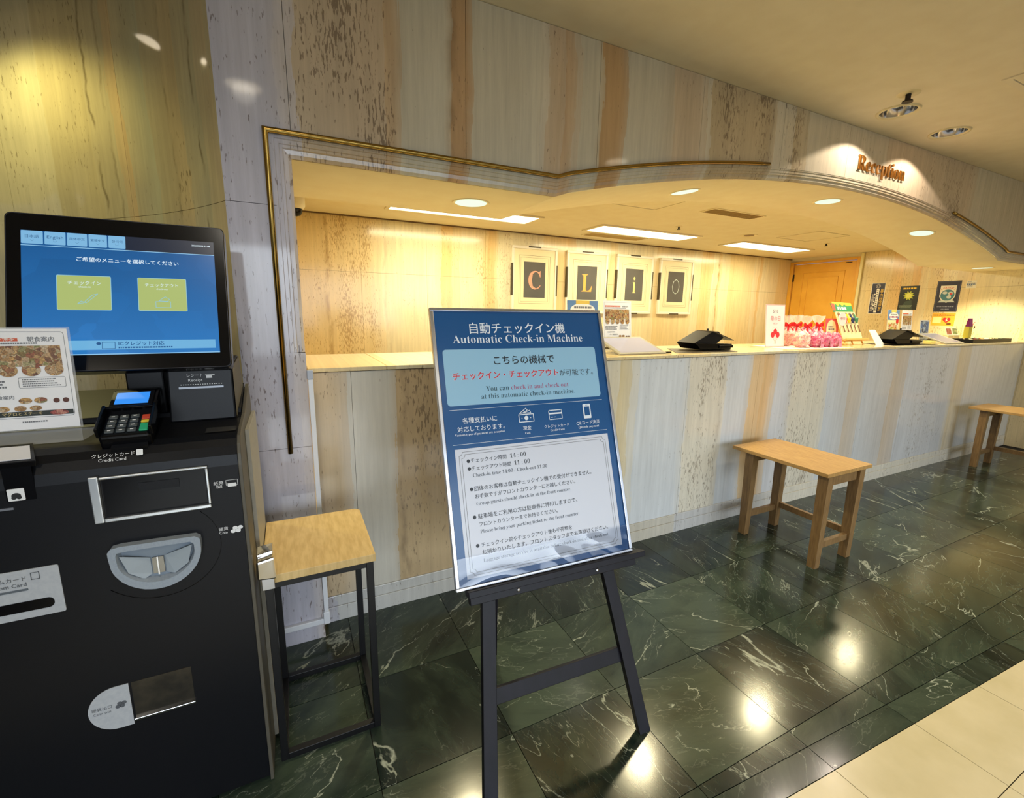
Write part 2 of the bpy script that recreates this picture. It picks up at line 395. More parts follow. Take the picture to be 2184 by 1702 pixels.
def text(lines, Mx, m, parent, w=.0006, name='lettering'):
    """lines: (string, u0, u1, baseline, height or None, offset) in plane units; one flat printed mesh"""
    out = None
    for ln in lines:
        b = B(); s, u0, u1, base = ln[:4]; hh = ln[4] if len(ln) > 4 else None; off = ln[5] if len(ln) > 5 else 0
        cjk = any(ord(c_) > 0x2fff and ord(c_) < 0x10000 for c_ in s) or (off > 0)
        v, f = glyphs(s, 0 if cjk else off)
        if cjk and off > 0:
            n0 = len(v); v0 = list(v); f0 = list(f)
            for dx_, dy_ in ((off * 1.6, 0), (0, off * 1.1)):
                n1 = len(v); v = v + [(p[0] + dx_, p[1] + dy_, p[2]) for p in v0]; f = f + [tuple(i + n1 for i in q) for q in f0]
        if not v: continue
        x0 = min(p[0] for p in v); x1 = max(p[0] for p in v); k = (u1 - u0) / (x1 - x0)
        ky = hh / (max(p[1] for p in v) - 0) if hh else k
        b.add([(u0 + (p[0] - x0) * k, base + p[1] * ky, w + 1e-5 * (i_ // max(1, (len(v) // 3 if cjk and off > 0 else len(v))))) for i_, p in enumerate(v)], f)
        out = b.build(name, m, parent, M=Mx)
    return out


def rrect(x0, x1, y0, y1, r, n=5):
    pts = []
    for cx, cy, a in ((x1 - r, y1 - r, 0), (x0 + r, y1 - r, 90), (x0 + r, y0 + r, 180), (x1 - r, y0 + r, 270)):
        for i in range(n + 1):
            t = math.radians(a + 90 * i / n); pts.append((cx + r * math.cos(t), cy + r * math.sin(t)))
    return pts


def flat(b, pts, w): b.add([(p[0], p[1], w) for p in pts], [tuple(range(len(pts)))]); return b


def rect(b, x0, x1, y0, y1, w): return flat(b, [(x0, y0), (x1, y0), (x1, y1), (x0, y1)], w)


def outline(b, pts, t, w):
    """closed thin printed line along a polygon"""
    n = len(pts)
    for i in range(n):
        p, q = Vector(pts[i]), Vector(pts[(i + 1) % n]); d = (q - p)
        if d.length < 1e-6: continue
        d.normalize(); e = Vector((-d.y, d.x)) * t / 2; p = p - d * t / 2; q = q + d * t / 2
        b.add([(p.x - e.x, p.y - e.y, w), (q.x - e.x, q.y - e.y, w), (q.x + e.x, q.y + e.y, w), (p.x + e.x, p.y + e.y, w)], [(0, 1, 2, 3)])
    return b


def circ(cx, cy, r, n=20, sy=1): return [(cx + r * math.cos(2 * math.pi * i / n), cy + r * sy * math.sin(2 * math.pi * i / n)) for i in range(n)]


# ================================================================== THE SETTING
# ---- floor: dark bed with separate stone tiles
fb = struct(B().box(-6, 8, -5, 4.6, -.06, -.0045).build('floor', m_grout)); fb['_o'] = (0, 0, 0)
XJ = [.543 + .402 * k for k in range(-6, 16)]
lineB = lambda x: .663 - .0498 * (x - .964)
lineC = lambda x: .575 - .0514 * (x - 1.146)
g = .0011


def tile(x0, x1, ya0, ya1, yb0, yb1, m, name='tile'):
    """tile whose near edge runs (x0,ya0)-(x1,ya1) and far edge (x0,yb0)-(x1,yb1)"""
    a = [(x0 + g, ya0 + g), (x1 - g, ya1 + g), (x1 - g, yb1 - g), (x0 + g, yb0 - g)]
    return B().hexa([(p[0], p[1], -.0045) for p in a], [(p[0], p[1], 0) for p in a]).build(name, m, fb)


for i in range(len(XJ) - 1):
    x0, x1 = XJ[i], min(XJ[i + 1], 6.70)
    if x0 > 6.65: break
    rows = [.703, 1.072, 1.470, 1.872]
    for j in range(3):
        if x0 < -1.6: continue
        y0a, y0b = rows[j], rows[j]
        if j == 0 and x1 < .2: y0a, y0b = lineB(x0), lineB(x1)
        tile(x0, x1, y0a, y0b, rows[j + 1], rows[j + 1], m_green)
    if x0 > .1: tile(x0, x1, lineB(x0), lineB(x1), .703, .703, m_green)
    tile(x0, x1, lineC(x0), lineC(x1), lineB(x0), lineB(x1), m_green)
    tile(x0, x1, .323, .323, lineC(x0), lineC(x1), m_beige)
    for k in range(7):
        if x0 < -1.1: continue
        y1 = .323 - .402 * k; tile(x0, x1, y1 - .402, y1 - .402, y1, y1, m_beige)

struct(B().box(.03, 6.72, 2.43, 4.42, -.004, .004).build('floor_staff_side', noisy('bounce_beige', (206, 192, 160), (196, 182, 150), 40, .9)))  # unseen pale floor added to bounce light up to the inner ceiling
# ---- ceilings
def holed(name, outer, holes, z, m, n=32):
    cu = bpy.data.curves.new(name, 'CURVE'); cu.dimensions = '2D'; cu.fill_mode = 'BOTH'
    for pts in [outer] + [[(x + r * math.cos(2 * math.pi * i / n), y + r * math.sin(2 * math.pi * i / n)) for i in range(n)] for x, y, r in holes]:
        sp = cu.splines.new('POLY'); sp.points.add(len(pts) - 1); sp.use_cyclic_u = True
        for q, p in zip(sp.points, pts): q.co = (p[0], p[1], 0, 1)
    o = bpy.data.objects.new('tmp', cu); C.objects.link(o); bpy.context.view_layer.update()
    me = bpy.data.meshes.new_from_object(o.evaluated_get(bpy.context.evaluated_depsgraph_get()))
    bpy.data.objects.remove(o); me.name = name
    for v in me.vertices: v.co.z = z
    me.materials.clear(); me.materials.append(m)
    o = bpy.data.objects.new(name, me); C.objects.link(o); o['_o'] = (0, 0, 0)
    return struct(o)


RL = .095
holed('ceiling', [(-5, -4.2), (6.9, -4.2), (6.9, 1.80), (-.155, 1.80), (-.155, 3.2), (-5, 3.2)], [(x, y, RL) for x, y in HEADL + LOBBY], 2.43, m_ceil)
struct(B().box(-.2, 6.9, 2.38, 4.6, 2.12, 2.16).build('ceiling', m_ceil2))

# ---- opening outline (x, z) seen from the lobby
ARC = [(1.08 + 4.44 * i / 64, 2.085 - (1.08 + 4.44 * i / 64 - 3.3) ** 2 / 17.7) for i in range(65)]
ARC[0] = (1.08, 1.80); ARC[-1] = (5.52, 1.80)
PATH = [(.046, 1.15), (.046, 1.80)] + ARC + [(6.75, 1.80)]


def offs(path, d):
    out = []
    for i, p in enumerate(path):
        p = Vector(p); ns = []
        if i > 0: a = (p - Vector(path[i - 1])).normalized(); ns.append(Vector((-a.y, a.x)))
        if i < len(path) - 1: a = (Vector(path[i + 1]) - p).normalized(); ns.append(Vector((-a.y, a.x)))
        n = sum(ns, Vector((0, 0))); n = n / len(ns); n = n / max(.3, n.length_squared); out.append(tuple(p + n * d))
    return out


# soffit core: plaster reveal between lobby and desk
core = [(-.15, 2.43), (-.15, 1.80)] + PATH[1:] + [(6.75, 2.43)]
core = [(-.15, 1.80)] + PATH[1:] + [(6.75, 2.43), (-.15, 2.43)]
so = struct(B().prism(core, 'y', 1.816, 2.38).build('ceiling_soffit', m_ceil2))
# pier core
wf = struct(B().box(-.15, .044, 1.812, 2.38, 0, 1.80).build('wall_front', m_head)); wf['_o'] = (0, 0, 0)
Yp = 1.78
up = offs(PATH, .055)


def panel(poly, nm='panel', mm=m_head, y0=Yp, y1=Yp + .032, parent=None):
    return B().prism(poly, 'y', y0, y1).build(nm, mm, parent or wf)


e = .0008
panel([(-.155, 0), (.046, 0), (.046, .803 - e), (-.155, .803 - e)])
panel([(-.155, .803 + e), (.046, .803 + e), (.046, 1.15), (-.009, 1.15), (-.009, 1.64 - e), (-.155, 1.64 - e)])
panel([(-.155, 1.64 + e), (-.009, 1.64 + e), (-.009, 1.855), (.049 - e, 1.855), (.049 - e, 2.428), (-.155, 2.428)])


def zat(pts, x):
    for a, b in zip(pts, pts[1:]):
        if a[0] <= x <= b[0] and b[0] > a[0]: return a[1] + (b[1] - a[1]) * (x - a[0]) / (b[0] - a[0])
    return pts[-1][1]


upx = up[1:]
xs = [.049 + .61 * k for k in range(12)]
for a, b in zip(xs, xs[1:]):
    b = min(b, 6.72)
    if b - a < .05: break
    lo = [(a + e, zat(upx, a + e))] + [p for p in upx if a + e < p[0] < b - e] + [(b - e, zat(upx, b - e))]
    panel(lo + [(b - e, 2.428), (a + e, 2.428)])
# stepped stone moulding round the opening
steps = [(.055, 1.782), (.050, 1.782), (.048, 1.787), (.036, 1.787), (.034, 1.792), (.026, 1.792), (.023, 1.800), (.010, 1.802), (.006, 1.806), (0, 1.812), (0, 1.82)]
mb = B(); rows = [[(x, y, z) for x, z in offs(PATH, d)] for d, y in steps]
n = len(PATH)
for r in rows: mb.v += r
for i in range(len(rows) - 1):
    for j in range(n - 1): mb.f.append((i * n + j, i * n + j + 1, (i + 1) * n + j + 1, (i + 1) * n + j))
mb.add([(-.009, 1.782, 1.15), (.046, 1.782, 1.15), (.046, 1.82, 1.15), (-.009, 1.82, 1.15)], [(0, 1, 2, 3)])
mo = mb.build('trim_1', m_head); struct(mo)

# brass rails
rail = offs(PATH, .070)
left = [(-.027, 1.768, .787)] + [(p[0], 1.768, p[1]) for p in rail[1:] if p[0] < 2.42]
left[1] = (-.027, 1.768, 1.866)
right = [(p[0], 1.768, p[1]) for p in rail if p[0] > 4.46]
tag(B().tube(left, .0085, 12).build('brass_rail', m_brass, smooth=True), 'long brass rail framing the left jamb and arch of the reception opening', 'rail')
tag(B().tube(right, .0085, 12).build('brass_rail', m_brass, smooth=True), 'shorter dark brass rail on the far right shoulder of the arch', 'rail')

# ---- curved wall on the left (concave), built of stone slabs
CX, CY, CR = -2.026, .832, 2.1
wl = None


def arcslab(a0, a1, z0, z1, nm, parent=None, R0=CR, R1=CR + .03, n=10):
    b = B(); vs = []
    for i in range(n + 1):
        t = math.radians(a0 + (a1 - a0) * i / n); c, s = math.cos(t), math.sin(t)
        vs += [(CX + R0 * c, CY + R0 * s, z0), (CX + R0 * c, CY + R0 * s, z1), (CX + R1 * c, CY + R1 * s, z1), (CX + R1 * c, CY + R1 * s, z0)]
    fs = [(0, 1, 2, 3), tuple(4 * n + q for q in (3, 2, 1, 0))]
    for i in range(n):
        for k in range(4): fs.append((4 * i + k, 4 * i + (k + 1) % 4, 4 * i + 4 + (k + 1) % 4, 4 * i + 4 + k))
    b.add(vs, fs); o = b.build(nm, m_left, parent)
    for p in o.data.polygons: p.use_smooth = abs(p.normal.z) < .5 and len(p.vertices) == 4
    o.data.set_sharp_from_angle(angle=math.radians(30))
    return o


wl = struct(arcslab(27.3, 125, 0, 2.429, 'wall_left', None, CR + .031, CR + .08, 40)); wl['_o'] = (0, 0, 0)
an = [26.9, 43.5, 60, 76.5, 93, 109.5, 125]
for a0, a1 in zip(an, an[1:]):
    for z0, z1 in ((0, .803), (.803, 1.64), (1.64, 2.429)):
        arcslab(a0 + .02, a1 - .02, z0 + .0007, z1 - .0007, 'panel', wl, n=16)

# ---- back wall, right wall
wb = struct(B().box(-.2, 6.75, 4.446, 4.6, 0, 2.12).build('wall_back', m_back)); wb['_o'] = (0, 0, 0)
bx = [.02] + [.62 + .61 * k for k in range(10)] + [6.70]
for a, b in zip(bx, bx[1:]):
    for z0, z1 in ((0, .80), (.80, 1.64), (1.64, 2.11)):
        B().box(a + .0008, b - .0008, 4.42, 4.446, z0 + .0008, z1 - .0008).build('panel', m_back, wb)
struct(B().box(.02, 6.70, 4.408, 4.42, 2.111, 2.12).build('trim_2', mat('shadow_gap_brown', (112, 88, 56), .5)))  # brown strip painting the dark shadow gap where back wall meets ceiling
struct(B().box(-.04, .02, 2.38, 4.446, 0, 2.12).build('wall_inner_left', m_back))
wr = struct(B().box(6.726, 6.85, -4.2, 3.50, 0, 2.43).build('wall_right', m_right)); wr['_o'] = (0, 0, 0)
ry = [-4.2, -3, -2.3, -1.6, -.9, -.2, .5, 1.2, 1.86, 2.38, 3.0, 3.50]
for a, b in zip(ry, ry[1:]):
    top = 2.43 if b <= 1.87 else (2.119 if a >= 2.37 else 1.80)
    for z0, z1 in ((0, .80), (.80, 1.64), (1.64, top)):
        B().box(6.70, 6.726, a + .0008, b - .0008, z0 + .0008, z1 - .0008).build('panel', m_right, wr)
struct(B().box(6.70, 6.80, 3.50, 4.446, 2.06, 2.12).build('wall_above_door', m_ceil2))
# cream conduit beside the door
tag(B().box(6.672, 6.70, 3.455, 3.49, .0, 2.112).build('conduit', mat('cream_plastic', (226, 214, 160), .4), bevel=.003), 'cream vertical conduit beside the yellow door', 'conduit')

# ---- door (in the right wall)
dr = struct(B().box(6.706, 6.74, 3.54, 4.36, .005, 2.035).build('door_1', m_door, bevel=.002)); dr['_o'] = (0, 0, 0)
B().box(6.682, 6.75, 3.495, 3.532, 0, 2.075).build('door_frame', m_door, dr, bevel=.003)
B().box(6.682, 6.75, 4.368, 4.418, 0, 2.075).build('door_frame', m_door, dr, bevel=.003)
B().box(6.682, 6.75, 3.532, 4.368, 2.043, 2.075).build('door_frame', m_door, dr, bevel=.003)
for d0, zt, zb in ((.13, 1.915, .2), (.205, 1.848, .27)):
    a, b_ = 3.54 + d0, 4.36 - d0; bb = B(); t = .009
    bb.box(6.698, 6.708, a, b_, zt - t, zt); bb.box(6.698, 6.708, a, b_, zb, zb + t); bb.box(6.698, 6.708, a, a + t, zb, zt); bb.box(6.698, 6.708, b_ - t, b_, zb, zt)
    bb.build('moulding', m_door, dr, bevel=.002)
B().box(6.692, 6.706, 4.352, 4.368, 1.80, 1.90).build('hinge', m_dark, dr)
B().box(6.700, 6.708, 3.60, 3.67, 2.008, 2.018).build('door_sensor', m_dark, dr)

# ================================================================== RECEPTION COUNTER
ct = thing('reception_counter', 'long marble-faced reception counter under the arch, with a pale stone ledge', 'counter', (3.3, 1.9, 0))
cxs = [.062] + [.205 + .61 * k for k in range(11)] + [6.695]
for a, b in zip(cxs, cxs[1:]):
    B().box(a + .0007, b - .0007, 1.869, 1.90, .116, 1.064).build('panel', m_counter, ct)
    B().box(a + .0007, b - .0007, 1.865, 1.90, .0675, .1145).build('skirting', m_base, ct, bevel=.002)
    B().box(a + .0007, b - .0007, 1.862, 1.90, 0, .0665).build('plinth', m_base, ct, bevel=.001)
lx = [.05] + [.345 + 1.22 * k for k in range(6)] + [6.695]
for a, b in zip(lx, lx[1:]):
    B().box(a + .0006, b - .0006, 1.862, 2.44, 1.0665, 1.083).build('ledge', m_ledge, ct, bevel=.0025)
B().box(.065, 6.69, 1.90, 1.96, .005, 1.066).build('carcass', m_oakleg, ct)
B().box(.065, 6.69, 2.36, 2.42, .005, 1.066).build('carcass', m_oakleg, ct)
struct(B().box(-.04, .045, 1.9, 2.44, 0, 1.083).build('wall_counter_end', m_head))

# white cable duct at the pier corner
cd = thing('cable_duct', 'white plastic cable duct running down the counter corner and along the pier foot', 'duct', (.055, 1.772, .06))
B().box(.047, .064, 1.764, 1.780, .12, 1.055).build('duct_cover', m_white, cd, bevel=.002)
B().box(.045, .066, 1.762, 1.781, 1.055, 1.088).build('duct_cap', mat('grey_plastic', (178, 184, 196), .4), cd, bevel=.003)
B().box(.043, .067, 1.762, 1.780, .066, .12).build('duct_elbow', m_white, cd, bevel=.003)
B().box(-.145, .043, 1.764, 1.780, .070, .092).build('duct_cover', m_white, cd, bevel=.002)

# ---- Reception letters
M_ = frame((0, Yp, 0), (1, 0, 0), (0, 0, 1))
v, f = glyphs(serif('Reception'), -.012, .03)
x0 = min(p[0] for p in v); x1 = max(p[0] for p in v); cap = .70
k = (3.745 - 3.205) / (x1 - x0); ky = .088 / cap * 1.0
bb = B().add([(3.205 + (p[0] - x0) * k, 2.196 + p[1] * ky, .008 + p[2] * .12) for p in v], f)
tag(bb.build('sign_lettering', mat('gold_letters', (168, 116, 52), .3, .85), M=M_), 'raised gold Reception lettering on the marble arch', 'sign')

# ================================================================== CEILING FITTINGS
m_emitp = mat('lit_diffuser', (255, 255, 255), .5, emit=(255, 246, 222), es=4.5)
m_emitg = mat('lit_lamp_green_white', (20, 24, 20), .5, emit=(218, 242, 218), es=1.15)
m_emitw = mat('lit_lamp_white', (255, 255, 255), .5, emit=(255, 236, 205), es=5)
m_rim = mat('cream_rim', (226, 212, 170), .35)
plb = ['white fluorescent ceiling panel furthest left, half hidden by the lintel', 'white fluorescent ceiling panel above the framed letters', 'white fluorescent ceiling panel nearest the yellow door']
for (a, b), lb in zip(PANELS, plb):
    t = thing('ceiling_light', lb, 'light', ((a + b) / 2, 3.795, 2.12), 'fluorescent panels over the desk')
    bb = B(); bb.box(a - .03, b + .03, 3.62, 3.65, 2.108, 2.12); bb.box(a - .03, b + .03, 3.94, 3.97, 2.108, 2.12); bb.box(a - .03, a, 3.65, 3.94, 2.108, 2.12); bb.box(b, b + .03, 3.65, 3.94, 2.108, 2.12)
    bb.build('frame', m_ceil2, t)
    B().box(a, b, 3.65, 3.94, 2.112, 2.119).build('diffuser', m_emitp, t)
slb = ['small round downlight in the flat soffit at the left end', 'tilted round downlight on the rising left side of the arch', 'round downlight at the crown of the arch', 'round downlight on the falling right side of the arch', 'round downlight in the flat soffit at the far right end']
for (x, y, z, tlt), lb in zip(SOFF, slb):
    t = thing('downlight', lb, 'light', (x, y, z), 'downlights in the arched soffit')
    Mr = Matrix.Rotation(-tlt, 3, 'Y')
    B().lathe([(.072, .002), (.084, -.004), (.088, -.003), (.089, .004)], (x, y, z), 28, Mr).build('rim', m_rim, t, smooth=True)
    B().lathe([(.0, -.0025), (.074, -.0025)], (x, y, z), 28, Mr).build('lamp_glass', m_emitg, t)
m_refl = mat('lamp_reflector', (235, 232, 226), .12, 1)
hl = ['large round downlight above the R of Reception, beside the sprinkler', 'large round downlight above the end of the Reception lettering']
for i, (x, y) in enumerate(HEADL + LOBBY):
    lb = hl[i] if i < 2 else ['round lobby downlight above the check-in machine', 'round lobby downlight in front of the arch start', 'round lamp close to the curved marble wall', 'round lobby downlight near the right wall', 'round lobby downlight behind the viewer, centre', 'round lobby downlight behind the viewer, right', 'round lobby downlight behind the viewer, left'][i - 2]
    t = thing('downlight', lb, 'light', (x, y, 2.43), 'lobby ceiling downlights')
    B().lathe([(.083, 2.43), (.085, 2.424), (.098, 2.422), (.101, 2.431)], (x, y, 0), 32).build('rim', m_rim, t, smooth=True)
    B().lathe([(.083, 2.43), (.078, 2.47), (.060, 2.50), (.045, 2.51)], (x, y, 0), 32).build('reflector', m_refl, t, smooth=True)
    if i < 2: B().lathe([(.0, 2.475), (.03, 2.478), (.046, 2.50)], (x, y, 0), 24).build('bulb', m_emitw, t, smooth=True)
    else: B().lathe([(.0, 2.436), (.082, 2.436)], (x, y, 0), 28).build('lamp_glass', m_emitw, t, smooth=True)


def hatch(x0, x1, y0, y1, z, label, mm, name='ceiling_hatch', cat='hatch', slats=0, rim=.012, mi=None):
    t = thing(name, label, cat, ((x0 + x1) / 2, (y0 + y1) / 2, z)); bb = B(); d = rim
    bb.box(x0, x1, y0, y0 + d, z - .006, z); bb.box(x0, x1, y1 - d, y1, z - .006, z); bb.box(x0, x0 + d, y0 + d, y1 - d, z - .006, z); bb.box(x1 - d, x1, y0 + d, y1 - d, z - .006, z)
    bb.build('frame', mm, t)
    B().box(x0 + d + .003, x1 - d - .003, y0 + d + .003, y1 - d - .003, z - .003, z - .0005).build('cover', mi or mm, t)
    if slats:
        for i in range(slats):
            yy = y0 + d + (y1 - y0 - 2 * d) * (i + .5) / slats
            B().box(x0 + d, x1 - d, yy - .003, yy + .003, z - .006, z - .002).build('slat', mi or mm, t)
    return t


hatch(2.2, 2.68, 2.49, 2.945, 2.12, 'square access hatch in the inner ceiling beside the arch rise', m_ceil2)
hatch(4.70, 5.2, 2.85, 3.30, 2.12, 'square access hatch in the inner ceiling towards the door', m_ceil2)
hatch(3.03, 3.63, 2.66, 2.82, 2.12, 'slatted air grille in the inner ceiling behind the arch', m_rim, 'air_grille', 'grille', 7, mi=mat('grille_brown', (150, 122, 66), .5))
hatch(2.85, 3.6, 4.03, 4.22, 2.12, 'pale slatted grille beside the back wall above the framed L', m_ceil2, 'air_grille', 'grille', 6, mi=mat('grille_tan', (196, 170, 110), .5))
hatch(3.15, 3.85, .45, 1.155, 2.43, 'square cream panel in the lobby ceiling at the upper right', mat('cream_panel', (224, 214, 190), .5), 'ceiling_panel', 'panel', 0, .03)
t = thing('smoke_detector', 'round ring-shaped detector in the inner ceiling', 'detector', (4.35, 3.36, 2.12))
B().lathe([(.05, 2.12), (.075, 2.119), (.082, 2.114), (.085, 2.12)], (4.35, 3.36, 0), 24).build('ring', m_rim, t, smooth=True)
B().lathe([(0, 2.117), (.05, 2.1175)], (4.35, 3.36, 0), 24).build('cover', mat('brown_cover', (120, 88, 50), .5), t)


def sprinkler(x, y, z, lb, s=1):
    t = thing('sprinkler', lb, 'sprinkler', (x, y, z))
    B().lathe([(.0, z - .001), (.045 * s, z - .003), (.048 * s, z - .001), (.05 * s, z)], (x, y, 0), 24).build('rosette', m_rim, t, smooth=True)
    B().lathe([(.012 * s, z - .003), (.012 * s, z - .03 * s), (.022 * s, z - .032 * s), (.024 * s, z - .04 * s), (0, z - .042 * s)], (x, y, 0), 14).build('head', m_dark, t)


sprinkler(2.935, 1.43, 2.43, 'dark sprinkler head on a cream rosette beside the lobby downlight')
sprinkler(3.373, 3.363, 2.12, 'small sprinkler in the inner ceiling between the light panels', .7)
sprinkler(5.55, 3.28, 2.12, 'small sprinkler in the inner ceiling near the door', .7)
t = thing('security_camera', 'white dome security camera in the upper left corner above the desk', 'camera', (.105, 3.9, 2.12))
B().lathe([(.065, 2.12), (.065, 2.055), (.055, 2.035), (.045, 2.03)], (.105, 3.9, 0), 24).build('housing', mat('dome_white', (232, 228, 214), .4), t, smooth=True)
B().lathe([(.047, 2.035), (.042, 2.005), (.028, 1.985), (0, 1.977)], (.105, 3.9, 0), 24).build('dome', m_gloss, t, smooth=True)

# ================================================================== WALL ART AND POSTERS
m_frw = mat('white_frame', (232, 226, 208), .35); m_mat1 = mat('cream_mount', (236, 222, 178), .6); m_card = noisy('dark_grey_print', (62, 60, 56), (70, 68, 62), 9, .18)
arts = [(2.125, .55, 1.985, 'C', (224, 150, 120), 'framed dark print with a pink C, leftmost of the four'), (2.80, .555, 1.98, 'L', (236, 160, 40), 'framed dark print with an orange L, second of the four'),
        (3.485, .555, 1.985, 'i', (220, 205, 120), 'framed dark print with a thin yellow i, third of the four'), (4.155, .56, 1.985, 'O', (200, 215, 205), 'framed dark print with a pale O, rightmost of the four')]
for x, w, zt, ch, col, lb in arts:
    hh = .68; y1 = 4.419; t = thing('picture_frame', lb, 'picture', (x + w / 2, 4.41, zt - hh), 'four framed letter prints on the back wall')
    Mf = frame((x, 4.385, zt - hh), (1, 0, 0), (0, 0, 1)); f_ = .028
    bb = B(); bb.box(0, w, 0, f_, -.033, 0); bb.box(0, w, hh - f_, hh, -.033, 0); bb.box(0, f_, f_, hh - f_, -.033, 0); bb.box(w - f_, w, f_, hh - f_, -.033, 0)
    bb.build('frame', m_frw, t, bevel=.004, M=Mf)
    for q in ((w * .35, w * .62, hh - .012, hh + .002), (w * .35, w * .62, -.002, .012), (-.002, .012, hh * .26, hh * .74), (w - .012, w + .002, hh * .26, hh * .74)):
        B().box(q[0], q[1], q[2], q[3], -.030, .002).build('frame_inlay', mat('dark_inlay', (70, 62, 44), .4), t, M=Mf)
    B().box(f_ * .9, w - f_ * .9, f_ * .9, hh - f_ * .9, -.03, -.012).build('mount', m_mat1, t, M=Mf)
    bb = B()
    for q, ww in ((.088, .003), (.108, .0022)): outline(bb, [(q, q * 1.05), (w - q, q * 1.05), (w - q, hh - q * 1.05), (q, hh - q * 1.05)], ww, -.0113)
    bb.build('flat_mount_line', mat('mount_line', (120, 104, 70), .6), t, M=Mf)
    B().box(.145, w - .145, .155, hh - .155, -.0118, -.0106).build('print', m_card, t, M=Mf)
    text([({'C': serif('C'), 'L': serif('L'), 'i': serif('i'), 'O': 'O'}[ch], w / 2 - {'C': .075, 'L': .07, 'i': .022, 'O': .06}[ch], w / 2 + {'C': .075, 'L': .07, 'i': .022, 'O': .06}[ch], hh / 2 - .095, .19, -.03 if ch == 'O' else 0)],
         Mf, mat('letter_' + ch.lower(), col, .5), t, -.0100, 'letter')
    bb = B(); rect(bb, f_, w - f_, f_, hh - f_, -.004)
    gl = mat('picture_glass', (255, 255, 255), .02, 0, .5, alpha=.07)
    bb.build('flat_glass', gl, t, M=Mf)


def posterM(y, z): return frame((6.699, y, z), (0, -1, 0), (0, 0, 1))


def greek(b, x0, x1, y0, y1, n, w, th=.45, rag=True):
    """rows of fine print too small to read: broken strokes"""
    for i in range(n):
        y = y1 - (y1 - y0) * (i + .5) / n; h = (y1 - y0) / n * th; x = x0; xe = x1 if not rag else x0 + (x1 - x0) * random.uniform(.75, 1)
        while x < xe:
            l = h * random.uniform(.6, 1.4); rect(b, x, min(x + l, x1), y - h / 2, y + h / 2, w); x += l + h * .35
    return b


m_navy = mat('navy_print', (34, 38, 66), .35); m_paper = mat('white_paper', (236, 234, 226), .5); m_black = mat('black_ink', (24, 24, 26), .5); m_yel = mat('yellow_ink', (240, 200, 70), .5)
t = thing('poster', 'narrow navy poster with yellow vertical characters, nearest the door', 'poster', (6.69, 3.25, 1.356))
Mp = posterM(3.32, 1.356); w, hh = .14, .368
B().box(-.006, w + .006, -.006, hh + .006, -.001, .0).build('sheet', m_paper, t, M=Mp)
bb = B(); rect(bb, 0, w, 0, hh, .0004); bb.build('flat_panel', m_navy, t, M=Mp)
text([(c, .098, .132, .254 - .054 * i, .046) for i, c in enumerate('暴力団追放')], Mp, m_yel, t, .0008)
bb = B(); rect(bb, .055, .085, .01, .30, .0008); bb.build('flat_band', m_paper, t, M=Mp)
bb = B(); greek(bb, .012, .045, .02, .24, 14, .0008); [flat(bb, circ(.043, .235 - .045 * i, .008), .001) for i in range(5)]; bb.build('flat_fine_print', m_paper, t, M=Mp)
bb = B(); greek(bb, .061, .079, .02, .29, 12, .0012, .5, False); bb.build('flat_fine_print', m_black, t, M=Mp)
bb = B(); outline(bb, circ(.068, .335, .024, 20), .003, .0009); outline(bb, circ(.068, .335, .014, 5), .003, .0009); bb.build('flat_emblem', m_paper, t, M=Mp)
t = thing('poster', 'black poster with a yellow-green star flower, middle of the three', 'poster', (6.69, 2.92, 1.40))
Mp = posterM(3.015, 1.40); w, hh = .19, .28
B().box(0, w, 0, hh, -.001, 0).build('sheet', mat('black_poster', (28, 36, 34), .3), t, M=Mp)
bb = B(); greek(bb, .03, .165, .238, .262, 1, .0005, .8, False); bb.build('flat_heading', m_yel, t, M=Mp)
for nn, rr, cc in ((10, .058, (190, 200, 70)), (8, .036, (225, 225, 110))):
    bb = B(); pts = []
    for i in range(nn * 2): a = math.pi * i / nn; r_ = rr if i % 2 == 0 else rr * .62; pts.append((.095 + r_ * math.cos(a), .165 + r_ * math.sin(a)))
    flat(bb, pts, .0006 if nn == 10 else .0009); bb.build('flat_flower', mat('flower_%d' % nn, cc, .5), t, M=Mp)
bb = B(); flat(bb, [(.02, 0), (.07, .10), (.13, .11), (.15, 0)], .0004); bb.build('flat_shape', mat('dark_teal', (60, 76, 66), .5), t, M=Mp)
bb = B(); greek(bb, .015, .15, .02, .055, 3, .0006); bb.build('flat_fine_print', mat('pale_ink', (150, 165, 140), .5), t, M=Mp)
t = thing('poster', 'large navy poster with a round blue crest and red arched heading', 'poster', (6.69, 2.56, 1.378))
Mp = posterM(2.665, 1.378); w, hh = .21, .34
B().box(0, w, 0, hh, -.001, 0).build('sheet', m_navy, t, M=Mp)
bb = B(); outline(bb, [(.008, .008), (w - .008, .008), (w - .008, hh - .008), (.008, hh - .008)], .0015, .0004); greek(bb, .03, .18, .05, .066, 1, .0004, .7, False); greek(bb, .07, .14, .022, .036, 1, .0004, .7, False); bb.build('flat_line', mat('pale_navy', (130, 136, 160), .5), t, M=Mp)
bb = B(); flat(bb, [(.035, .29), (.035, .17), (.06, .12), (.105, .10), (.15, .12), (.175, .17), (.175, .29)], .0004); bb.build('flat_shield', m_paper, t, M=Mp)
bb = B(); flat(bb, circ(.105, .185, .062, 28), .0007); bb.build('flat_disc', mat('teal_print', (70, 128, 150), .5), t, M=Mp)
bb = B(); flat(bb, circ(.08, .21, .022, 16, .7), .0010); flat(bb, circ(.13, .205, .024, 16, .7), .001); flat(bb, circ(.12, .165, .02, 16), .001); flat(bb, [(.03, .105), (.18, .105), (.165, .125), (.045, .125)], .001); bb.build('flat_shape', mat('pale_blue_print', (206, 218, 222), .5), t, M=Mp)
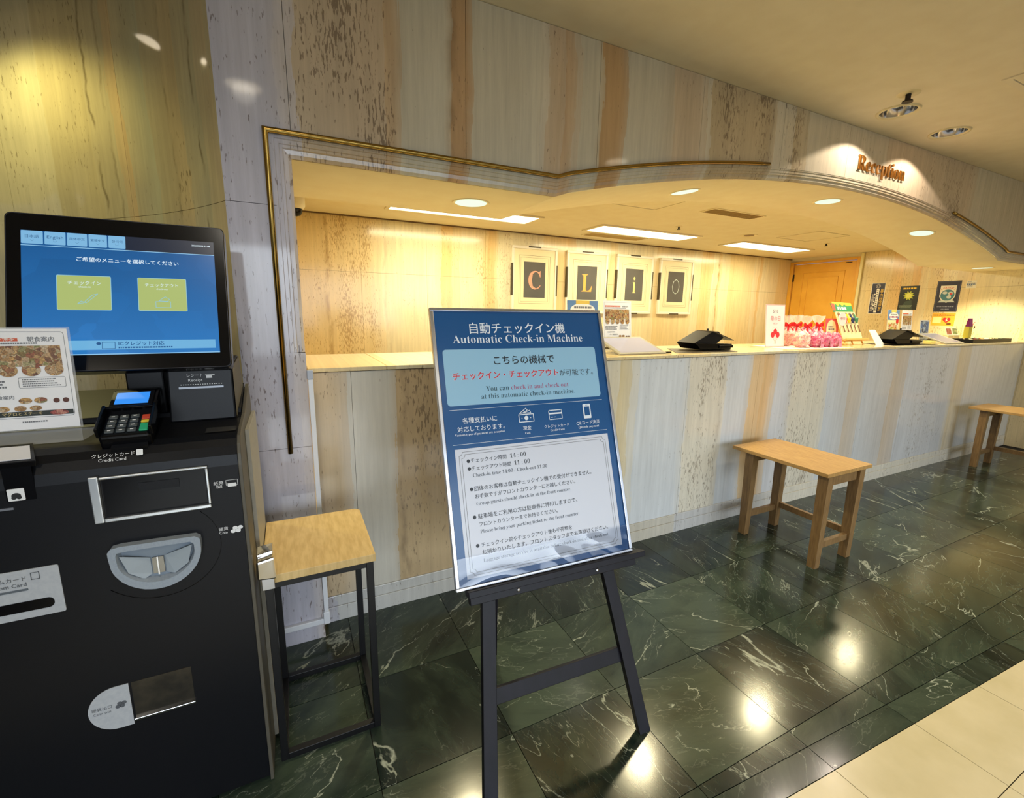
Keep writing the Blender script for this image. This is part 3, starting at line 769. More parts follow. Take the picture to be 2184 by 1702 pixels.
bb = B(); flat(bb, [(.135, .183), (.148, .2), (.144, .21), (.135, .205), (.126, .21), (.122, .2)], .0013); bb.build('flat_heart', mat('red_ink', (206, 44, 44), .5), t, M=Mp)
lt = B()
for i, c in enumerate('FUKUOKA'):
    v, f = glyphs(c, .02); a = math.radians(128 - 76 * i / 6); cx_, cy_ = .105 + .082 * math.cos(a), .178 + .082 * math.sin(a); ro = a - math.pi / 2
    lt.add([(cx_ + (p[0] - .3) * .022 * math.cos(ro) - p[1] * .026 * math.sin(ro), cy_ + (p[0] - .3) * .022 * math.sin(ro) + p[1] * .026 * math.cos(ro), .0012) for p in v], f)
lt.build('lettering', MATS['red_ink'], t, M=Mp)
t = thing('notice', 'yellow AED notice with a red heart, under the large navy poster', 'notice', (6.69, 2.56, 1.222))
Mp = posterM(2.662, 1.222); w, hh = .206, .142
B().box(0, w, 0, hh, -.001, 0).build('sheet', mat('yellow_card', (240, 180, 60), .4), t, M=Mp)
text([('AED', .062, .125, .108, .024, .015)], Mp, mat('orange_ink', (216, 90, 30), .5), t, .0006)
bb = B(); rect(bb, .012, .088, .03, .095, .0005); bb.build('flat_panel', mat('pale_yellow', (250, 230, 160), .5), t, M=Mp)
bb = B(); pts = []
for i in range(28):
    a = 2 * math.pi * i / 28; pts.append((.135 + .0022 * 16 * math.sin(a) ** 3, .064 + .0022 * (13 * math.cos(a) - 5 * math.cos(2 * a) - 2 * math.cos(3 * a) - math.cos(4 * a))))
flat(bb, pts, .0006); bb.build('flat_heart', MATS['red_ink'], t, M=Mp)
bb = B(); flat(bb, [(.142, .085), (.124, .062), (.135, .062), (.128, .042), (.148, .066), (.137, .066)], .0009); bb.build('flat_bolt', m_paper, t, M=Mp)
bb = B(); greek(bb, .004, .06, .112, .124, 1, .0006, .8, False); greek(bb, .128, .2, .112, .124, 1, .0006, .8, False); flat(bb, circ(.16, .022, .022, 14, .5), .0007); bb.build('flat_fine_print', mat('brown_ink', (110, 60, 20), .5), t, M=Mp)
t = thing('sticker', 'small white sticker with blue print, right of the large navy poster', 'sticker', (6.69, 2.375, 1.632))
Mp = posterM(2.416, 1.632)
B().box(0, .085, 0, .08, -.001, 0).build('sheet', m_paper, t, M=Mp)
bb = B(); greek(bb, .006, .08, .035, .058, 2, .0005, .8, False); greek(bb, .01, .05, .062, .072, 1, .0005); greek(bb, .01, .06, .01, .03, 2, .0005); bb.build('flat_fine_print', mat('blue_ink', (50, 90, 150), .5), t, M=Mp)

# ================================================================== CHECK-IN MACHINE
m_ink = mat('white_ink', (228, 230, 232), .5); m_grey = noisy('pale_grey_panel', (176, 180, 184), (168, 172, 178), 120, .45)
m_tray = noisy('blue_grey_plastic', (150, 160, 170), (142, 152, 164), 200, .42)
ki = thing('check_in_machine', 'black self check-in machine with a blue touch screen, against the curved wall', 'machine', (-.46, 1.42, 0))
prof = [(1.235, .012), (1.235, .930), (1.2385, .955), (1.248, .975), (1.265, .989), (1.29, .997), (1.42, 1.012), (1.595, 1.066), (1.595, .012)]
B().prism(prof, 'x', -.80, -.1345).build('body', m_blackp, ki, bevel=.0012)
B().box(-.79, -.14, 1.25, 1.58, 0, .012).build('base', m_gloss, ki)
sp = [(1.228, .004), (1.228, .930), (1.232, .958), (1.243, .981), (1.262, .996), (1.29, 1.004), (1.42, 1.019), (1.60, 1.075), (1.62, 1.03), (1.62, .004)]
B().prism(sp, 'x', -.1345, -.126).build('side_panel', m_kside, ki, bevel=.0015)
B().box(-.126, -.116, 1.36, 1.62, .02, .985).build('side_cover', noisy('side_cover_paint', (150, 146, 134), (144, 140, 128), 60, .45), ki, bevel=.001)
B().prism([(1.44, 1.0165), (1.44, 1.03), (1.597, 1.078), (1.597, 1.06)], 'x', -.79, -.137).build('rear_shelf', m_blackp, ki, bevel=.001)
FY = 1.2349
Mk = frame((0, FY, 0), (1, 0, 0), (0, 0, 1))
# bill slot
bs = B().box(-.398, -.205, FY - .001, FY + .02, .842, .930).build('bill_slot', m_gloss, ki)
f1 = B(); f1.box(-.413, -.396, FY - .011, FY, .833, .940); f1.box(-.396, -.197, FY - .011, FY, .833, .842); f1.box(-.396, -.197, FY - .008, FY, .931, .937); f1.box(-.203, -.197, FY - .008, FY, .842, .931)
f1.build('slot_frame', mat('bright_frame', (206, 210, 214), .25, .9), bs, bevel=.002)
B().box(-.33, -.255, FY - .0025, FY, .893, .913).build('shutter', m_blackp, bs)
# coin tray (half-round)
dd = [(-.398, .752), (-.398, .768), (-.388, .776), (-.236, .772), (-.226, .764), (-.226, .745)] + [(-.312 + .0865 * math.cos(math.radians(a)), .745 + .088 * math.sin(math.radians(a))) for a in range(-10, -175, -11)]
di = [(-.385, .752), (-.382, .763), (-.240, .760), (-.239, .748)] + [(-.312 + .074 * math.cos(math.radians(a)), .745 + .070 * math.sin(math.radians(a))) for a in range(-10, -175, -11)]


def ringm(outer, inner, n, y0, y1, y2):
    """rim between two outlines sampled by angle, sloped inside"""
    def samp(poly, m_):
        c = Vector((-.312, .745)); res = []
        for i in range(m_):
            a = 2 * math.pi * i / m_; dvec = Vector((math.cos(a), math.sin(a))); best = None
            for j in range(len(poly)):
                p, q = Vector(poly[j]), Vector(poly[(j + 1) % len(poly)]); e_ = q - p; den = dvec.x * e_.y - dvec.y * e_.x
                if abs(den) < 1e-9: continue
                w_ = p - c; tt = (w_.x * e_.y - w_.y * e_.x) / den; s_ = (w_.x * dvec.y - w_.y * dvec.x) / den
                if tt > 0 and -1e-6 <= s_ <= 1 + 1e-6 and (best is None or tt > best): best = tt
            res.append(c + dvec * (best or .02))
        return res
    o_, i_ = samp(outer, n), samp(inner, n); b = B(); vs = []
    for p in o_: vs.append((p.x, y0, p.y))
    for p in o_: vs.append((p.x, y1, p.y))
    for p in i_: vs.append((p.x, y1, p.y))
    for p in i_: vs.append((p.x * .92 + -.312 * .08, y2, p.y * .92 + .745 * .08))
    fs = []
    for r in range(3):
        for i in range(n): fs.append((r * n + i, r * n + (i + 1) % n, (r + 1) * n + (i + 1) % n, (r + 1) * n + i))
    return b.add(vs, fs), [(p.x * .92 - .312 * .08, p.y * .92 + .745 * .08) for p in i_]


rb, inner = ringm(dd, di, 56, FY, FY - .020, FY - .001)
tr = rb.build('coin_tray', m_tray, ki, smooth=False)
B().prism(inner, 'y', FY - .0015, FY - .0005).build('tray_floor', mat('tray_floor', (126, 138, 150), .45), tr)
B().add([(-.380, FY - .015, .750), (-.328, FY - .004, .731), (-.328, FY - .004, .690), (-.342, FY - .010, .683), (-.368, FY - .014, .706)], [(0, 1, 2, 3, 4)]).add([(-.244, FY - .015, .750), (-.300, FY - .004, .731), (-.300, FY - .004, .688), (-.284, FY - .010, .684), (-.255, FY - .014, .706)], [(0, 1, 2, 3, 4)]).build('tray_cheek', mat('tray_light', (152, 162, 170), .4), tr)
B().box(-.325, -.303, FY - .006, FY - .001, .690, .730).build('coin_slot', mat('brushed_slot', (150, 146, 136), .3, .8), tr)
B().box(-.3150, -.3125, FY - .010, FY - .005, .688, .732).build('coin_slot_blade', m_chrome, tr)
bb = B(); outline(bb, [(-.312 + .125 * math.cos(math.radians(a)), .742 + .118 * math.sin(math.radians(a))) for a in range(-140, 50, 8)] + [(-.312 + .1245 * math.cos(math.radians(a)), .742 + .1175 * math.sin(math.radians(a))) for a in range(42, -141, -8)], .0012, .0005)
bb.build('flat_groove', m_gloss, ki, M=Mk)
# room-card panel and other panels, left side
rc = B().prism(rrect(-.74, -.487, .640, .752, .004), 'y', FY - .002, FY).build('room_card_panel', m_grey, ki)
B().prism(rrect(-.72, -.503, .657, .680, .010), 'y', FY - .0032, FY - .0015).build('card_slot', m_gloss, rc)
B().prism(rrect(-.72, -.540, .705, .7095, .002), 'y', FY - .0032, FY - .0015).build('card_groove', mat('steel_groove', (110, 118, 126), .35, .6), rc)
text([('ルームカード', -.606, -.540, .729, None), ('Room Card', -.597, -.541, .716, None)], Mk, mat('grey_ink', (84, 88, 94), .5), rc, .0032)
bb = B(); outline(bb, [(-.532, .728), (-.519, .728), (-.519, .743), (-.532, .743)], .0012, .0032); bb.build('flat_card_icon', MATS['grey_ink'], rc, M=Mk)
pl_ = B().prism([(-.545, .985), (-.545, .905), (-.500, .905), (-.500, .985)], 'y', FY - .0012, FY).build('reader_panel', m_gloss, ki)
B().prism(rrect(-.5425, -.5165, .906, .932, .002), 'y', FY - .0022, FY - .001).build('mark_plate', m_ink, pl_)
bb = B(); flat(bb, circ(-.5295, .917, .0075, 16, .8), .0024); flat(bb, circ(-.5335, .913, .004, 12), .0026); flat(bb, circ(-.5255, .913, .004, 12), .0026); bb.build('flat_mark', m_black, pl_, M=Mk)
B().box(-.66, -.537, FY - .003, FY, .888, .893).build('reader_slot', m_silver, ki)
# coin outlet
bb = B(); dl = [(-.405, .420), (-.430, .420)] + [(-.430 + -.055 * math.sin(math.radians(a)), .3635 + .0565 * math.cos(math.radians(a))) for a in range(8, 176, 10)] + [(-.430, .307), (-.405, .307)]
B().prism(dl, 'y', FY - .0016, FY).build('coin_out_plate', m_grey, ki)
text([('硬貨出口', -.478, -.441, .368, None), ('Coin out', -.476, -.443, .357, None)], Mk, MATS['grey_ink'], ki, .002)
bb = B(); [flat(bb, circ(-.4300 + .0085 * (i % 2) + .004 * (i // 2), .366 + .0075 * (i // 2), .0048, 14), .002) for i in range(4)]; bb.build('flat_coin_icon', MATS['grey_ink'], ki, M=Mk)
co_ = B().box(-.400, -.281, FY - .001, FY + .01, .324, .420).build('coin_window', noisy('smoked_window', (58, 54, 46), (44, 42, 38), 30, .14), ki)
B().box(-.402, -.279, FY - .008, FY, .318, .324).build('window_lip', m_chrome, co_, bevel=.001)
# labels
text([('紙幣', -.1895, -.169, .884, None), ('Bill', -.184, -.173, .8755, None), ('硬貨', -.1895, -.170, .766, None), ('Coin', -.189, -.172, .757, None)], Mk, m_ink, ki, .0006)
bb = B(); [flat(bb, circ(-.160 + .011 * (i % 2) + .005 * (i // 2), .760 + .008 * (i // 2), .0055, 14, .9), .0007 + .0001 * i) for i in range(4)]
rect(bb, -.161, -.143, .876, .885, .0007); outline(bb, [(-.164, .880), (-.164, .893), (-.140, .893), (-.140, .880)], .0008, .0006); bb.build('flat_label_icon', m_ink, ki, M=Mk)
Ms = frame((0, 1.2355, .945), (1, 0, 0), (0, .19, .98))
Ms = frame((0, 1.2370, .962), (1, 0, 0), (0, .35, .93))
text([('クレジットカード', -.405, -.331, .0165, None), ('Credit Card', -.394, -.346, .0065, None)], Ms, m_ink, ki, .0025)
bb = B(); flat(bb, rrect(-.328, -.316, .014, .0275, .002), .0025); bb.build('flat_card_icon', m_ink, ki, M=Ms)
B().add([(-.205, 1.300, 1.0), (-.140, 1.300, 1.0), (-.140, 1.335, 1.004), (-.205, 1.335, 1.004)], [(0, 1, 2, 3)]).build('flat_label_patch', mat('charcoal_patch', (30, 32, 36), .6), ki)
# receipt printer on the shelf
pp = B().hexa([(-.292, 1.400, 1.010), (-.146, 1.400, 1.010), (-.140, 1.585, 1.055), (-.292, 1.585, 1.055)], [(-.288, 1.412, 1.150), (-.146, 1.412, 1.150), (-.142, 1.55, 1.168), (-.288, 1.55, 1.168)]).build('receipt_printer', m_blackp, ki, bevel=.004)
B().add([(-.1445, 1.402, 1.012), (-.1385, 1.585, 1.057), (-.1405, 1.55, 1.166), (-.1445, 1.414, 1.148)], [(0, 1, 2, 3)]).build('flat_printer_side', m_kside, pp)
Mr_ = frame((0, 1.3995, 1.010), (1, 0, 0), (0, .085, 1))
text([('レシート', -.2465, -.2125, .117, None), ('Receipt', -.2445, -.2135, .1045, None)], Mr_, m_ink, pp, .0012)
bb = B(); rect(bb, -.205, -.192, .112, .120, .0012); rect(bb, -.207, -.186, .119, .121, .0013); [rect(bb, -.262 + .0052 * i, -.2595 + .0052 * i, .0955, .0975, .0012) for i in range(18)]; bb.build('flat_printer_icon', m_ink, pp, M=Mr_)
B().prism([(-.266, .086), (-.168, .086), (-.168, .091), (-.266, .091)], 'z', .0005, .003).build('paper_slot', mat('slot_steel', (110, 112, 116), .3, .8), pp, M=Mr_)

# monitor
MO = frame((-.537, 1.472, 1.472), (1, 0, 0), (0, .315, .949)) @ Matrix.Scale(1.07, 4)      # origin: top-left of the screen, local y = -v
mn = B().prism(rrect(-.026, .371, -.314, .040, .012), 'z', -.036, 0).build('monitor', m_gloss, ki, M=MO, bevel=.0025)
bb = B(); outline(bb, rrect(-.0235, .3685, -.3115, .0375, .011), .0012, .0006); bb.build('flat_bezel_seam', mat('seam', (46, 48, 56), .4), mn, M=MO)
B().box(-.378, -.300, 1.43, 1.475, 1.03, 1.24).build('neck', m_gloss, ki, bevel=.004)
B().prism([(-.392, 1.24), (-.29, 1.24), (-.29, 1.045), (-.366, 1.045)], 'y', 1.476, 1.486).build('neck_plate', m_gloss, ki)
m_scr = bpy.data.materials.new('screen_blue'); m_scr.use_nodes = True; MATS['screen_blue'] = m_scr; nt = m_scr.node_tree; pb = nt.nodes['Principled BSDF']
pb.inputs['Base Color'].default_value = (0, 0, 0, 1); pb.inputs['Roughness'].default_value = .25
tc = N(nt, 'ShaderNodeTexCoord'); vo = N(nt, 'ShaderNodeTexVoronoi'); vo.inputs['Scale'].default_value = 9; vo.feature = 'F1'; vo.distance = 'MANHATTAN'; sx = N(nt, 'ShaderNodeSeparateXYZ')
nt.links.new(tc.outputs['Object'], vo.inputs[0]); nt.links.new(tc.outputs['Generated'], sx.inputs[0])
r1 = N(nt, 'ShaderNodeValToRGB'); r1.color_ramp.elements[0].color = lin((44, 124, 196)); r1.color_ramp.elements[1].color = lin((22, 84, 142)); nt.links.new(sx.outputs[2], r1.inputs[0])
r2 = N(nt, 'ShaderNodeMapRange'); r2.inputs[3].default_value = .90; r2.inputs[4].default_value = 1.08; nt.links.new(vo.outputs['Color'], r2.inputs[0])
vm = N(nt, 'ShaderNodeVectorMath', operation='SCALE'); nt.links.new(r1.outputs[0], vm.inputs[0]); nt.links.new(r2.outputs[0], vm.inputs['Scale'])
nt.links.new(vm.outputs[0], pb.inputs['Emission Color']); pb.inputs['Emission Strength'].default_value = .95
bb = B(); rect(bb, 0, .348, -.277, 0, .0006); sc_ = bb.build('flat_screen', m_scr, mn, M=MO)


def em(name, c, s=.95): return mat(name, (0, 0, 0), .3, emit=c, es=s)


bb = B(); rect(bb, .176, .348, -.033, 0, .0009); bb.build('flat_screen_bar', em('ui_dark', (26, 36, 56)), mn, M=MO)
bb = B(); rect(bb, 0, .348, -.0345, -.033, .0010); rect(bb, 0, .36 * 0 + .348, -.277, -.275, .0010); bb.build('flat_screen_line', em('ui_line', (150, 205, 240)), mn, M=MO)
for a, b_ in ((.0005, .0355), (.038, .0725), (.075, .109), (.1115, .1435), (.146, .1765)):
    bb = B(); flat(bb, rrect(a, b_, -.030, -.0005, .002), .0010); bb.build('flat_screen_tab', em('ui_tab', (128, 186, 226)), mn, M=MO)
text([('日本語', .007, .029, -.0165, None), ('English', .042, .069, -.0165, None), ('简体中文', .079, .105, -.0165, None), ('繁體中文', .115, .140, -.0165, None), ('한국어', .152, .171, -.0165, None)] +
     [('﹀', a, a + .006, -.026, .003) for a in ()], MO, em('ui_tabtext', (52, 96, 140)), mn, .0013)
bb = B(); [flat(bb, [(a - .003, -.0215), (a, -.0245), (a + .003, -.0215), (a + .003, -.0205), (a, -.0235), (a - .003, -.0205)], .0013) for a in (.018, .055, .092, .1275, .161)]; bb.build('flat_tab_arrow', em('ui_arrow', (90, 140, 180)), mn, M=MO)
text([('ご希望のメニューを選択してください', .090, .275, -.0640, None, .015), ('2026/05/06 21:48', .303, .340, -.0135, None, .02)], MO, em('ui_white', (222, 240, 252), 1.0), mn, .0013)
for a, b_ in ((.056, .1475), (.196, .2875)):
    bb = B(); flat(bb, rrect(a, b_, -.176, -.098, .0025), .0010); bb.build('flat_screen_button', em('ui_button', (176, 192, 116)), mn, M=MO)
for a, b_ in ((.056, .1475), (.196, .2875)):
    bb = B(); outline(bb, rrect(a, b_, -.176, -.098, .0025), .0012, .0012); bb.build('flat_button_edge', em('ui_icon', (150, 200, 214)), mn, M=MO)
bb = B()
bb = B(); outline(bb, [(.090, -.162), (.096, -.156), (.104, -.160), (.112, -.152), (.124, -.139), (.116, -.141), (.106, -.152), (.100, -.160)], .0011, .0014); bb.build('flat_quill_icon', MATS['ui_icon'], mn, M=MO)
bb = B(); [outline(bb, q, .0011, .0014) for q in ([(.228, -.168), (.256, -.168), (.256, -.154), (.228, -.154)], [(.234, -.152), (.246, -.142), (.254, -.148), (.250, -.153)])]
bb.build('flat_button_icon', em('ui_icon', (150, 200, 214)), mn, M=MO)
text([('チェックイン', .074, .131, -.1180, None, .02), ('check-in', .092, .113, -.1255, None, .02), ('チェックアウト', .209, .272, -.1180, None, .02), ('check-out', .230, .252, -.1255, None, .02)], MO, em('ui_pale', (214, 232, 226)), mn, .0015)
bb = B(); rect(bb, 0, .340, -.266, -.245, .0010); bb.build('flat_screen_banner', em('ui_banner', (112, 180, 224)), mn, M=MO)
text([('ICクレジット対応', .157, .240, -.2565, None, .02)], MO, em('ui_navy', (28, 84, 140)), mn, .0013)
bb = B(); greek(bb, .157, .262, -.2645, -.2590, 1, .0013, .6); outline(bb, rrect(.129, .151, -.264, -.249, .001), .001, .0013); flat(bb, circ(.123, -.252, .0042, 14, .8), .0013); bb.build('flat_banner_mark', MATS['ui_navy'], mn, M=MO)

# card terminal on the machine
pt = thing('card_terminal', 'small black card terminal with a blue screen and hooded keypad, on the machine', 'terminal', (-.345, 1.30, 1.0))
MT = frame((-.395, 1.262, 1.002), (1, .03, 0), (0, .85, .42))
B().box(.0, .092, .0, .185, -.022, .020).build('body', m_gloss, pt, M=MT, bevel=.006)
B().box(.02, .085, -.012, .02, -.03, -.004).build('bracket', m_blackp, pt, M=MT)
B().box(.006, .086, .098, .160, .019, .030).build('bezel', m_blackp, pt, M=MT)
bb = B(); rect(bb, .014, .078, .106, .152, .0305); bb.build('flat_screen', em('terminal_blue', (58, 148, 246), 1.0), pt, M=MT)
hb = B(); hb.box(-.003, .003, .004, .092, .015, .040); hb.box(.091, .097, .004, .092, .015, .040); hb.box(-.003, .097, .086, .092, .015, .036)
hb.build('hood', m_gloss, pt, M=MT, bevel=.0015)
kb = B()
for r in range(4):
    for c_ in range(3): B().box(.010 + .020 * c_, .026 + .020 * c_, .012 + .0165 * r, .024 + .0165 * r, .019, .0235).build('key', mat('key_grey', (72, 78, 80), .5), pt, M=MT, bevel=.0012, seg=1)
for (a, b_), cc, nm in (((.012, .038), (40, 170, 120), 'green_key'), ((.042, .050), (230, 200, 60), 'yellow_key'), ((.054, .070), (200, 70, 44), 'red_key')):
    B().box(.071, .087, a, b_, .019, .0235).build('key', mat(nm, cc, .5), pt, M=MT, bevel=.0012, seg=1)
bb = B()
for r in range(4):
    for c_ in range(3): rect(bb, .015 + .020 * c_, .021 + .020 * c_, .0165 + .0165 * r, .0195 + .0165 * r, .0238)
bb.build('flat_key_mark', m_ink, pt, M=MT)

# ---- food picture material
def foodmat(name, scale, cols, hi=.0):
    m = mat(name, (150, 110, 80), .4); nt = m.node_tree; b = nt.nodes['Principled BSDF']
    tc = N(nt, 'ShaderNodeTexCoord'); nz = N(nt, 'ShaderNodeTexNoise'); nz.inputs['Scale'].default_value = scale * .7; nz.inputs['Detail'].default_value = 2
    ad = N(nt, 'ShaderNodeVectorMath', operation='ADD'); sc = N(nt, 'ShaderNodeVectorMath', operation='SCALE'); sc.inputs['Scale'].default_value = .9 / scale
    vo = N(nt, 'ShaderNodeTexVoronoi'); vo.inputs['Scale'].default_value = scale; hs = N(nt, 'ShaderNodeSeparateColor'); r = N(nt, 'ShaderNodeValToRGB'); r.color_ramp.interpolation = 'LINEAR'; vo.feature = 'SMOOTH_F1'; vo.inputs['Smoothness'].default_value = .35
    L = nt.links.new; L(tc.outputs['Object'], nz.inputs[0]); L(nz.outputs[1], sc.inputs[0]); L(tc.outputs['Object'], ad.inputs[0]); L(sc.outputs[0], ad.inputs[1]); L(ad.outputs[0], vo.inputs[0]); L(vo.outputs['Color'], hs.inputs[0]); L(hs.outputs[0], r.inputs[0])
    el = r.color_ramp.elements; el[0].color = lin(cols[0]); el[1].position = 1 / len(cols); el[1].color = lin(cols[1])
    for i, c in enumerate(cols[2:], 2): el.new(i / len(cols)).color = lin(c)
    n2 = N(nt, 'ShaderNodeTexNoise'); n2.inputs['Scale'].default_value = scale * 4; L(tc.outputs['Object'], n2.inputs[0])
    mr = N(nt, 'ShaderNodeMapRange'); mr.inputs[1].default_value = .3; mr.inputs[2].default_value = .7; mr.inputs[3].default_value = .5; mr.inputs[4].default_value = 1.3; L(n2.outputs[0], mr.inputs[0])
    vm = N(nt, 'ShaderNodeVectorMath', operation='SCALE'); L(r.outputs[0], vm.inputs[0]); L(mr.outputs[0], vm.inputs['Scale']); L(vm.outputs[0], b.inputs['Base Color'])
    return m


m_food = foodmat('buffet_photo', 90, [(150, 92, 62), (196, 168, 112), (140, 74, 54), (128, 126, 70), (200, 180, 150), (170, 130, 80), (110, 72, 52), (190, 150, 90)])
m_meat = foodmat('steak_photo', 130, [(150, 60, 56), (176, 100, 84), (120, 50, 44), (190, 130, 110)])
m_orng = mat('orange_red_ink', (206, 92, 60), .5); m_dkgreen = mat('dark_banner', (38, 44, 36), .4); m_gink = mat('fine_grey_ink', (110, 112, 116), .5)


def menu_card(t, M, W0, H0, full=True):
    """printed breakfast leaflet in an acrylic holder; origin lower left"""
    B().box(0, W0, 0, H0, -.0012, 0).build('sheet', mat('leaflet_white', (232, 232, 234), .4), t, M=M)
    k = W0 / .21; q = H0 / .235
    B().box(-.004 * k, W0 + .004 * k, -.003 * k, H0 + .004 * k, -.0035, -.0014).build('acrylic_holder', mat('acrylic', (240, 242, 246), .1, alpha=.16), t, M=M)
    bb = B(); rect(bb, .012 * k, .195 * k, .148 * q, .196 * q, .0005); bb.build('flat_photo', m_food, t, M=M)
    for i in range(5):
        bb = B(); flat(bb, circ((.030 + .0375 * i) * k, .140 * q, .0158 * k, 18, .95 * q / k), .0010); bb.build('flat_bowl', m_food, t, M=M)
    bb = B(); rect(bb, .012 * k, .128 * k, .2065 * q, .2135 * q, .0005); bb.build('flat_heading', m_orng, t, M=M)
    bb = B(); outline(bb, rrect(.006 * k, .2035 * k, .028 * q, .228 * q, .006 * k), .0008 * k, .0004); outline(bb, rrect(.119 * k, .196 * k, .098 * q, .122 * q, .003 * k), .0007 * k, .0006)
    greek(bb, .125 * k, .19 * k, .100 * q, .120 * q, 4, .0006); greek(bb, .014 * k, .11 * k, .098 * q, .118 * q, 3, .0006, .6); greek(bb, .012 * k, .19 * k, .199 * q, .2045 * q, 1, .0006, .6); greek(bb, .03 * k, .095 * k, .085 * q, .091 * q, 1, .0006, .7); greek(bb, .115 * k, .16 * k, .014 * q, .022 * q, 1, .0006, .4)
    bb.build('flat_fine_print', m_gink, t, M=M)
    text([('朝食案内', .143 * k, .187 * k, .2065 * q, None, .01), ('キッズ朝食案内', .045 * k, .108 * k, .0735 * q, None, .01)], M, m_gink, t, .0008)
    bb = B()
    for a, b_, c in ((.125, .068, .011), (.150, .068, .011), (.115, .050, .010), (.140, .050, .010), (.088, .050, .010), (.060, .050, .010), (.030, .050, .010)): flat(bb, circ(a * k, b_ * q, c * k, 16, .6), .0008)
    bb.build('flat_dish', m_food, t, M=M)
    bb = B(); [flat(bb, circ(a * k, .066 * q, .0055 * k, 14), .0009) for a in (.176, .192)]; bb.build('flat_child_hair', mat('brown_hair_ink', (90, 50, 36), .5), t, M=M)
    bb = B(); rect(bb, .008 * k, .202 * k, .0315 * q, .041 * q + .002, .0007); bb.build('flat_banner', m_dkgreen, t, M=M)
    bb = B(); [flat(bb, circ(a * k, .037 * q, .016 * k, 16, .36), .0009) for a in (.06, .178)]; bb.build('flat_meat_photo', m_meat, t, M=M)
    text([('マグロとステーキ', .085 * k, .150 * k, .0345 * q, None, .01)], M, mat('gold_ink', (190, 170, 120), .5), t, .0010)


lf = thing('leaflet_stand', 'breakfast leaflet in a clear stand at the left edge, on the check-in machine', 'leaflet', (-.55, 1.35, 1.014))
ML = frame((-.650, 1.325, 1.0355), (1, 0, 0), (0, .05, .99))
menu_card(lf, ML, .208, .218)
text([('ホテルクリオコート博多', .016, .122, .1925, None, .0)], ML, m_paper, lf, .0008, 'heading_lettering')
B().hexa([(-.654, 1.321, 1.0020), (-.440, 1.321, 1.0020), (-.425, 1.395, 1.0105), (-.654, 1.395, 1.0105)], [(-.654, 1.323, 1.032), (-.440, 1.323, 1.032), (-.425, 1.395, 1.0150), (-.654, 1.395, 1.0150)]).build('stand_foot', MATS['acrylic'], lf)
pa = thing('paper_tray', 'recessed tray with a white printed sheet at the left edge, on the machine', 'tray', (-.57, 1.33, .995))
B().hexa([(-.76, 1.234, .975), (-.492, 1.234, .975), (-.524, 1.315, .995), (-.76, 1.315, .995)], [(-.76, 1.232, .988), (-.490, 1.232, .988), (-.522, 1.315, 1.0065), (-.76, 1.315, 1.0065)]).build('tray', m_gloss, pa, bevel=.001)
B().hexa([(-.74, 1.240, .9905), (-.500, 1.240, .9905), (-.522, 1.300, 1.0045), (-.74, 1.300, 1.0045)], [(-.74, 1.240, .9915), (-.500, 1.240, .9915), (-.522, 1.300, 1.0055), (-.74, 1.300, 1.0055)]).build('sheet', mat('leaflet_white', (0, 0, 0)), pa)
# cane holder
ch = thing('cane_holder', 'small chrome bracket clipped between the machine and the stool', 'bracket', (-.1, 1.262, .57))
B().hexa([(-.121, 1.248, .603), (-.076, 1.244, .601), (-.076, 1.275, .604), (-.121, 1.275, .604)], [(-.1205, 1.246, .655), (-.078, 1.243, .664), (-.078, 1.276, .670), (-.1205, 1.276, .664)]).build('body', m_chrome, ch, bevel=.005)
B().box(-.112, -.082, 1.252, 1.258, .570, .606).build('tag', m_silver, ch, bevel=.001)
B().hexa([(-.120, 1.262, .660), (-.080, 1.262, .664), (-.080, 1.300, .668), (-.120, 1.300, .668)], [(-.120, 1.262, .668), (-.080, 1.262, .675), (-.080, 1.300, .680), (-.120, 1.300, .676)]).build('lever', m_chrome, ch, bevel=.003)

# ================================================================== STOOL BESIDE THE MACHINE
st = thing('stool', 'tall stool with a light oak top and black square-tube frame', 'stool', (.035, 1.445, 0))
B().prism([(-.114, 1.268), (.182, 1.268), (.182, 1.60), (.168, 1.617), (-.114, 1.622)], 'z', .577, .600).build('seat', m_oak, st, bevel=.0012)
q_ = .020
fx = (-.108, .176 - q_); fy = (1.276, 1.610 - q_)
for a in fx:
    for b_ in fy: B().box(a, a + q_, b_, b_ + q_, 0, .577).build('leg', m_steel, st, bevel=.001)
for z0 in (0, .557):
    for b_ in fy: B().box(fx[0] + q_, fx[1], b_, b_ + q_, z0, z0 + q_).build('rail', m_steel, st, bevel=.001)
    for a in fx: B().box(a, a + q_, fy[0] + q_, fy[1], z0, z0 + q_).build('rail', m_steel, st, bevel=.001)

# ================================================================== OAK BENCHES
bn = thing('bench', 'low honey-oak luggage bench, the nearer one, fully in view', 'bench', (2.545, 1.485, 0), 'oak benches in front of the counter')
B().box(2.345, 2.738, 1.222, 1.768, .518, .538).build('top', m_oak2, bn, bevel=.0015)
lg = .043
for a in (2.388, 2.712 - lg):
    for b_ in (1.243, 1.70 - lg): B().hexa([(a, b_, 0), (a + lg - .004, b_, 0), (a + lg - .004, b_ + lg, 0), (a, b_ + lg, 0)], [(a - .012, b_ - .010, .518), (a + lg - .008, b_ - .010, .518), (a + lg - .008, b_ + lg, .518), (a - .012, b_ + lg, .518)]).build('leg', m_oakleg, bn, bevel=.001)
for b_ in (1.248, 1.672): B().box(2.415, 2.675, b_, b_ + .02, .455, .518).build('apron', m_oakleg, bn, bevel=.001)
for b_ in (1.252, 1.668): B().box(2.42, 2.68, b_, b_ + .022, .105, .140).build('stretcher', m_oakleg, bn, bevel=.001)
B().box(2.682, 2.704, 1.28, 1.66, .125, .160).build('stretcher', m_oakleg, bn, bevel=.001)
clone(bn, 3.045, 'low honey-oak luggage bench, the farther one, cut by the right edge', dy=-.005)

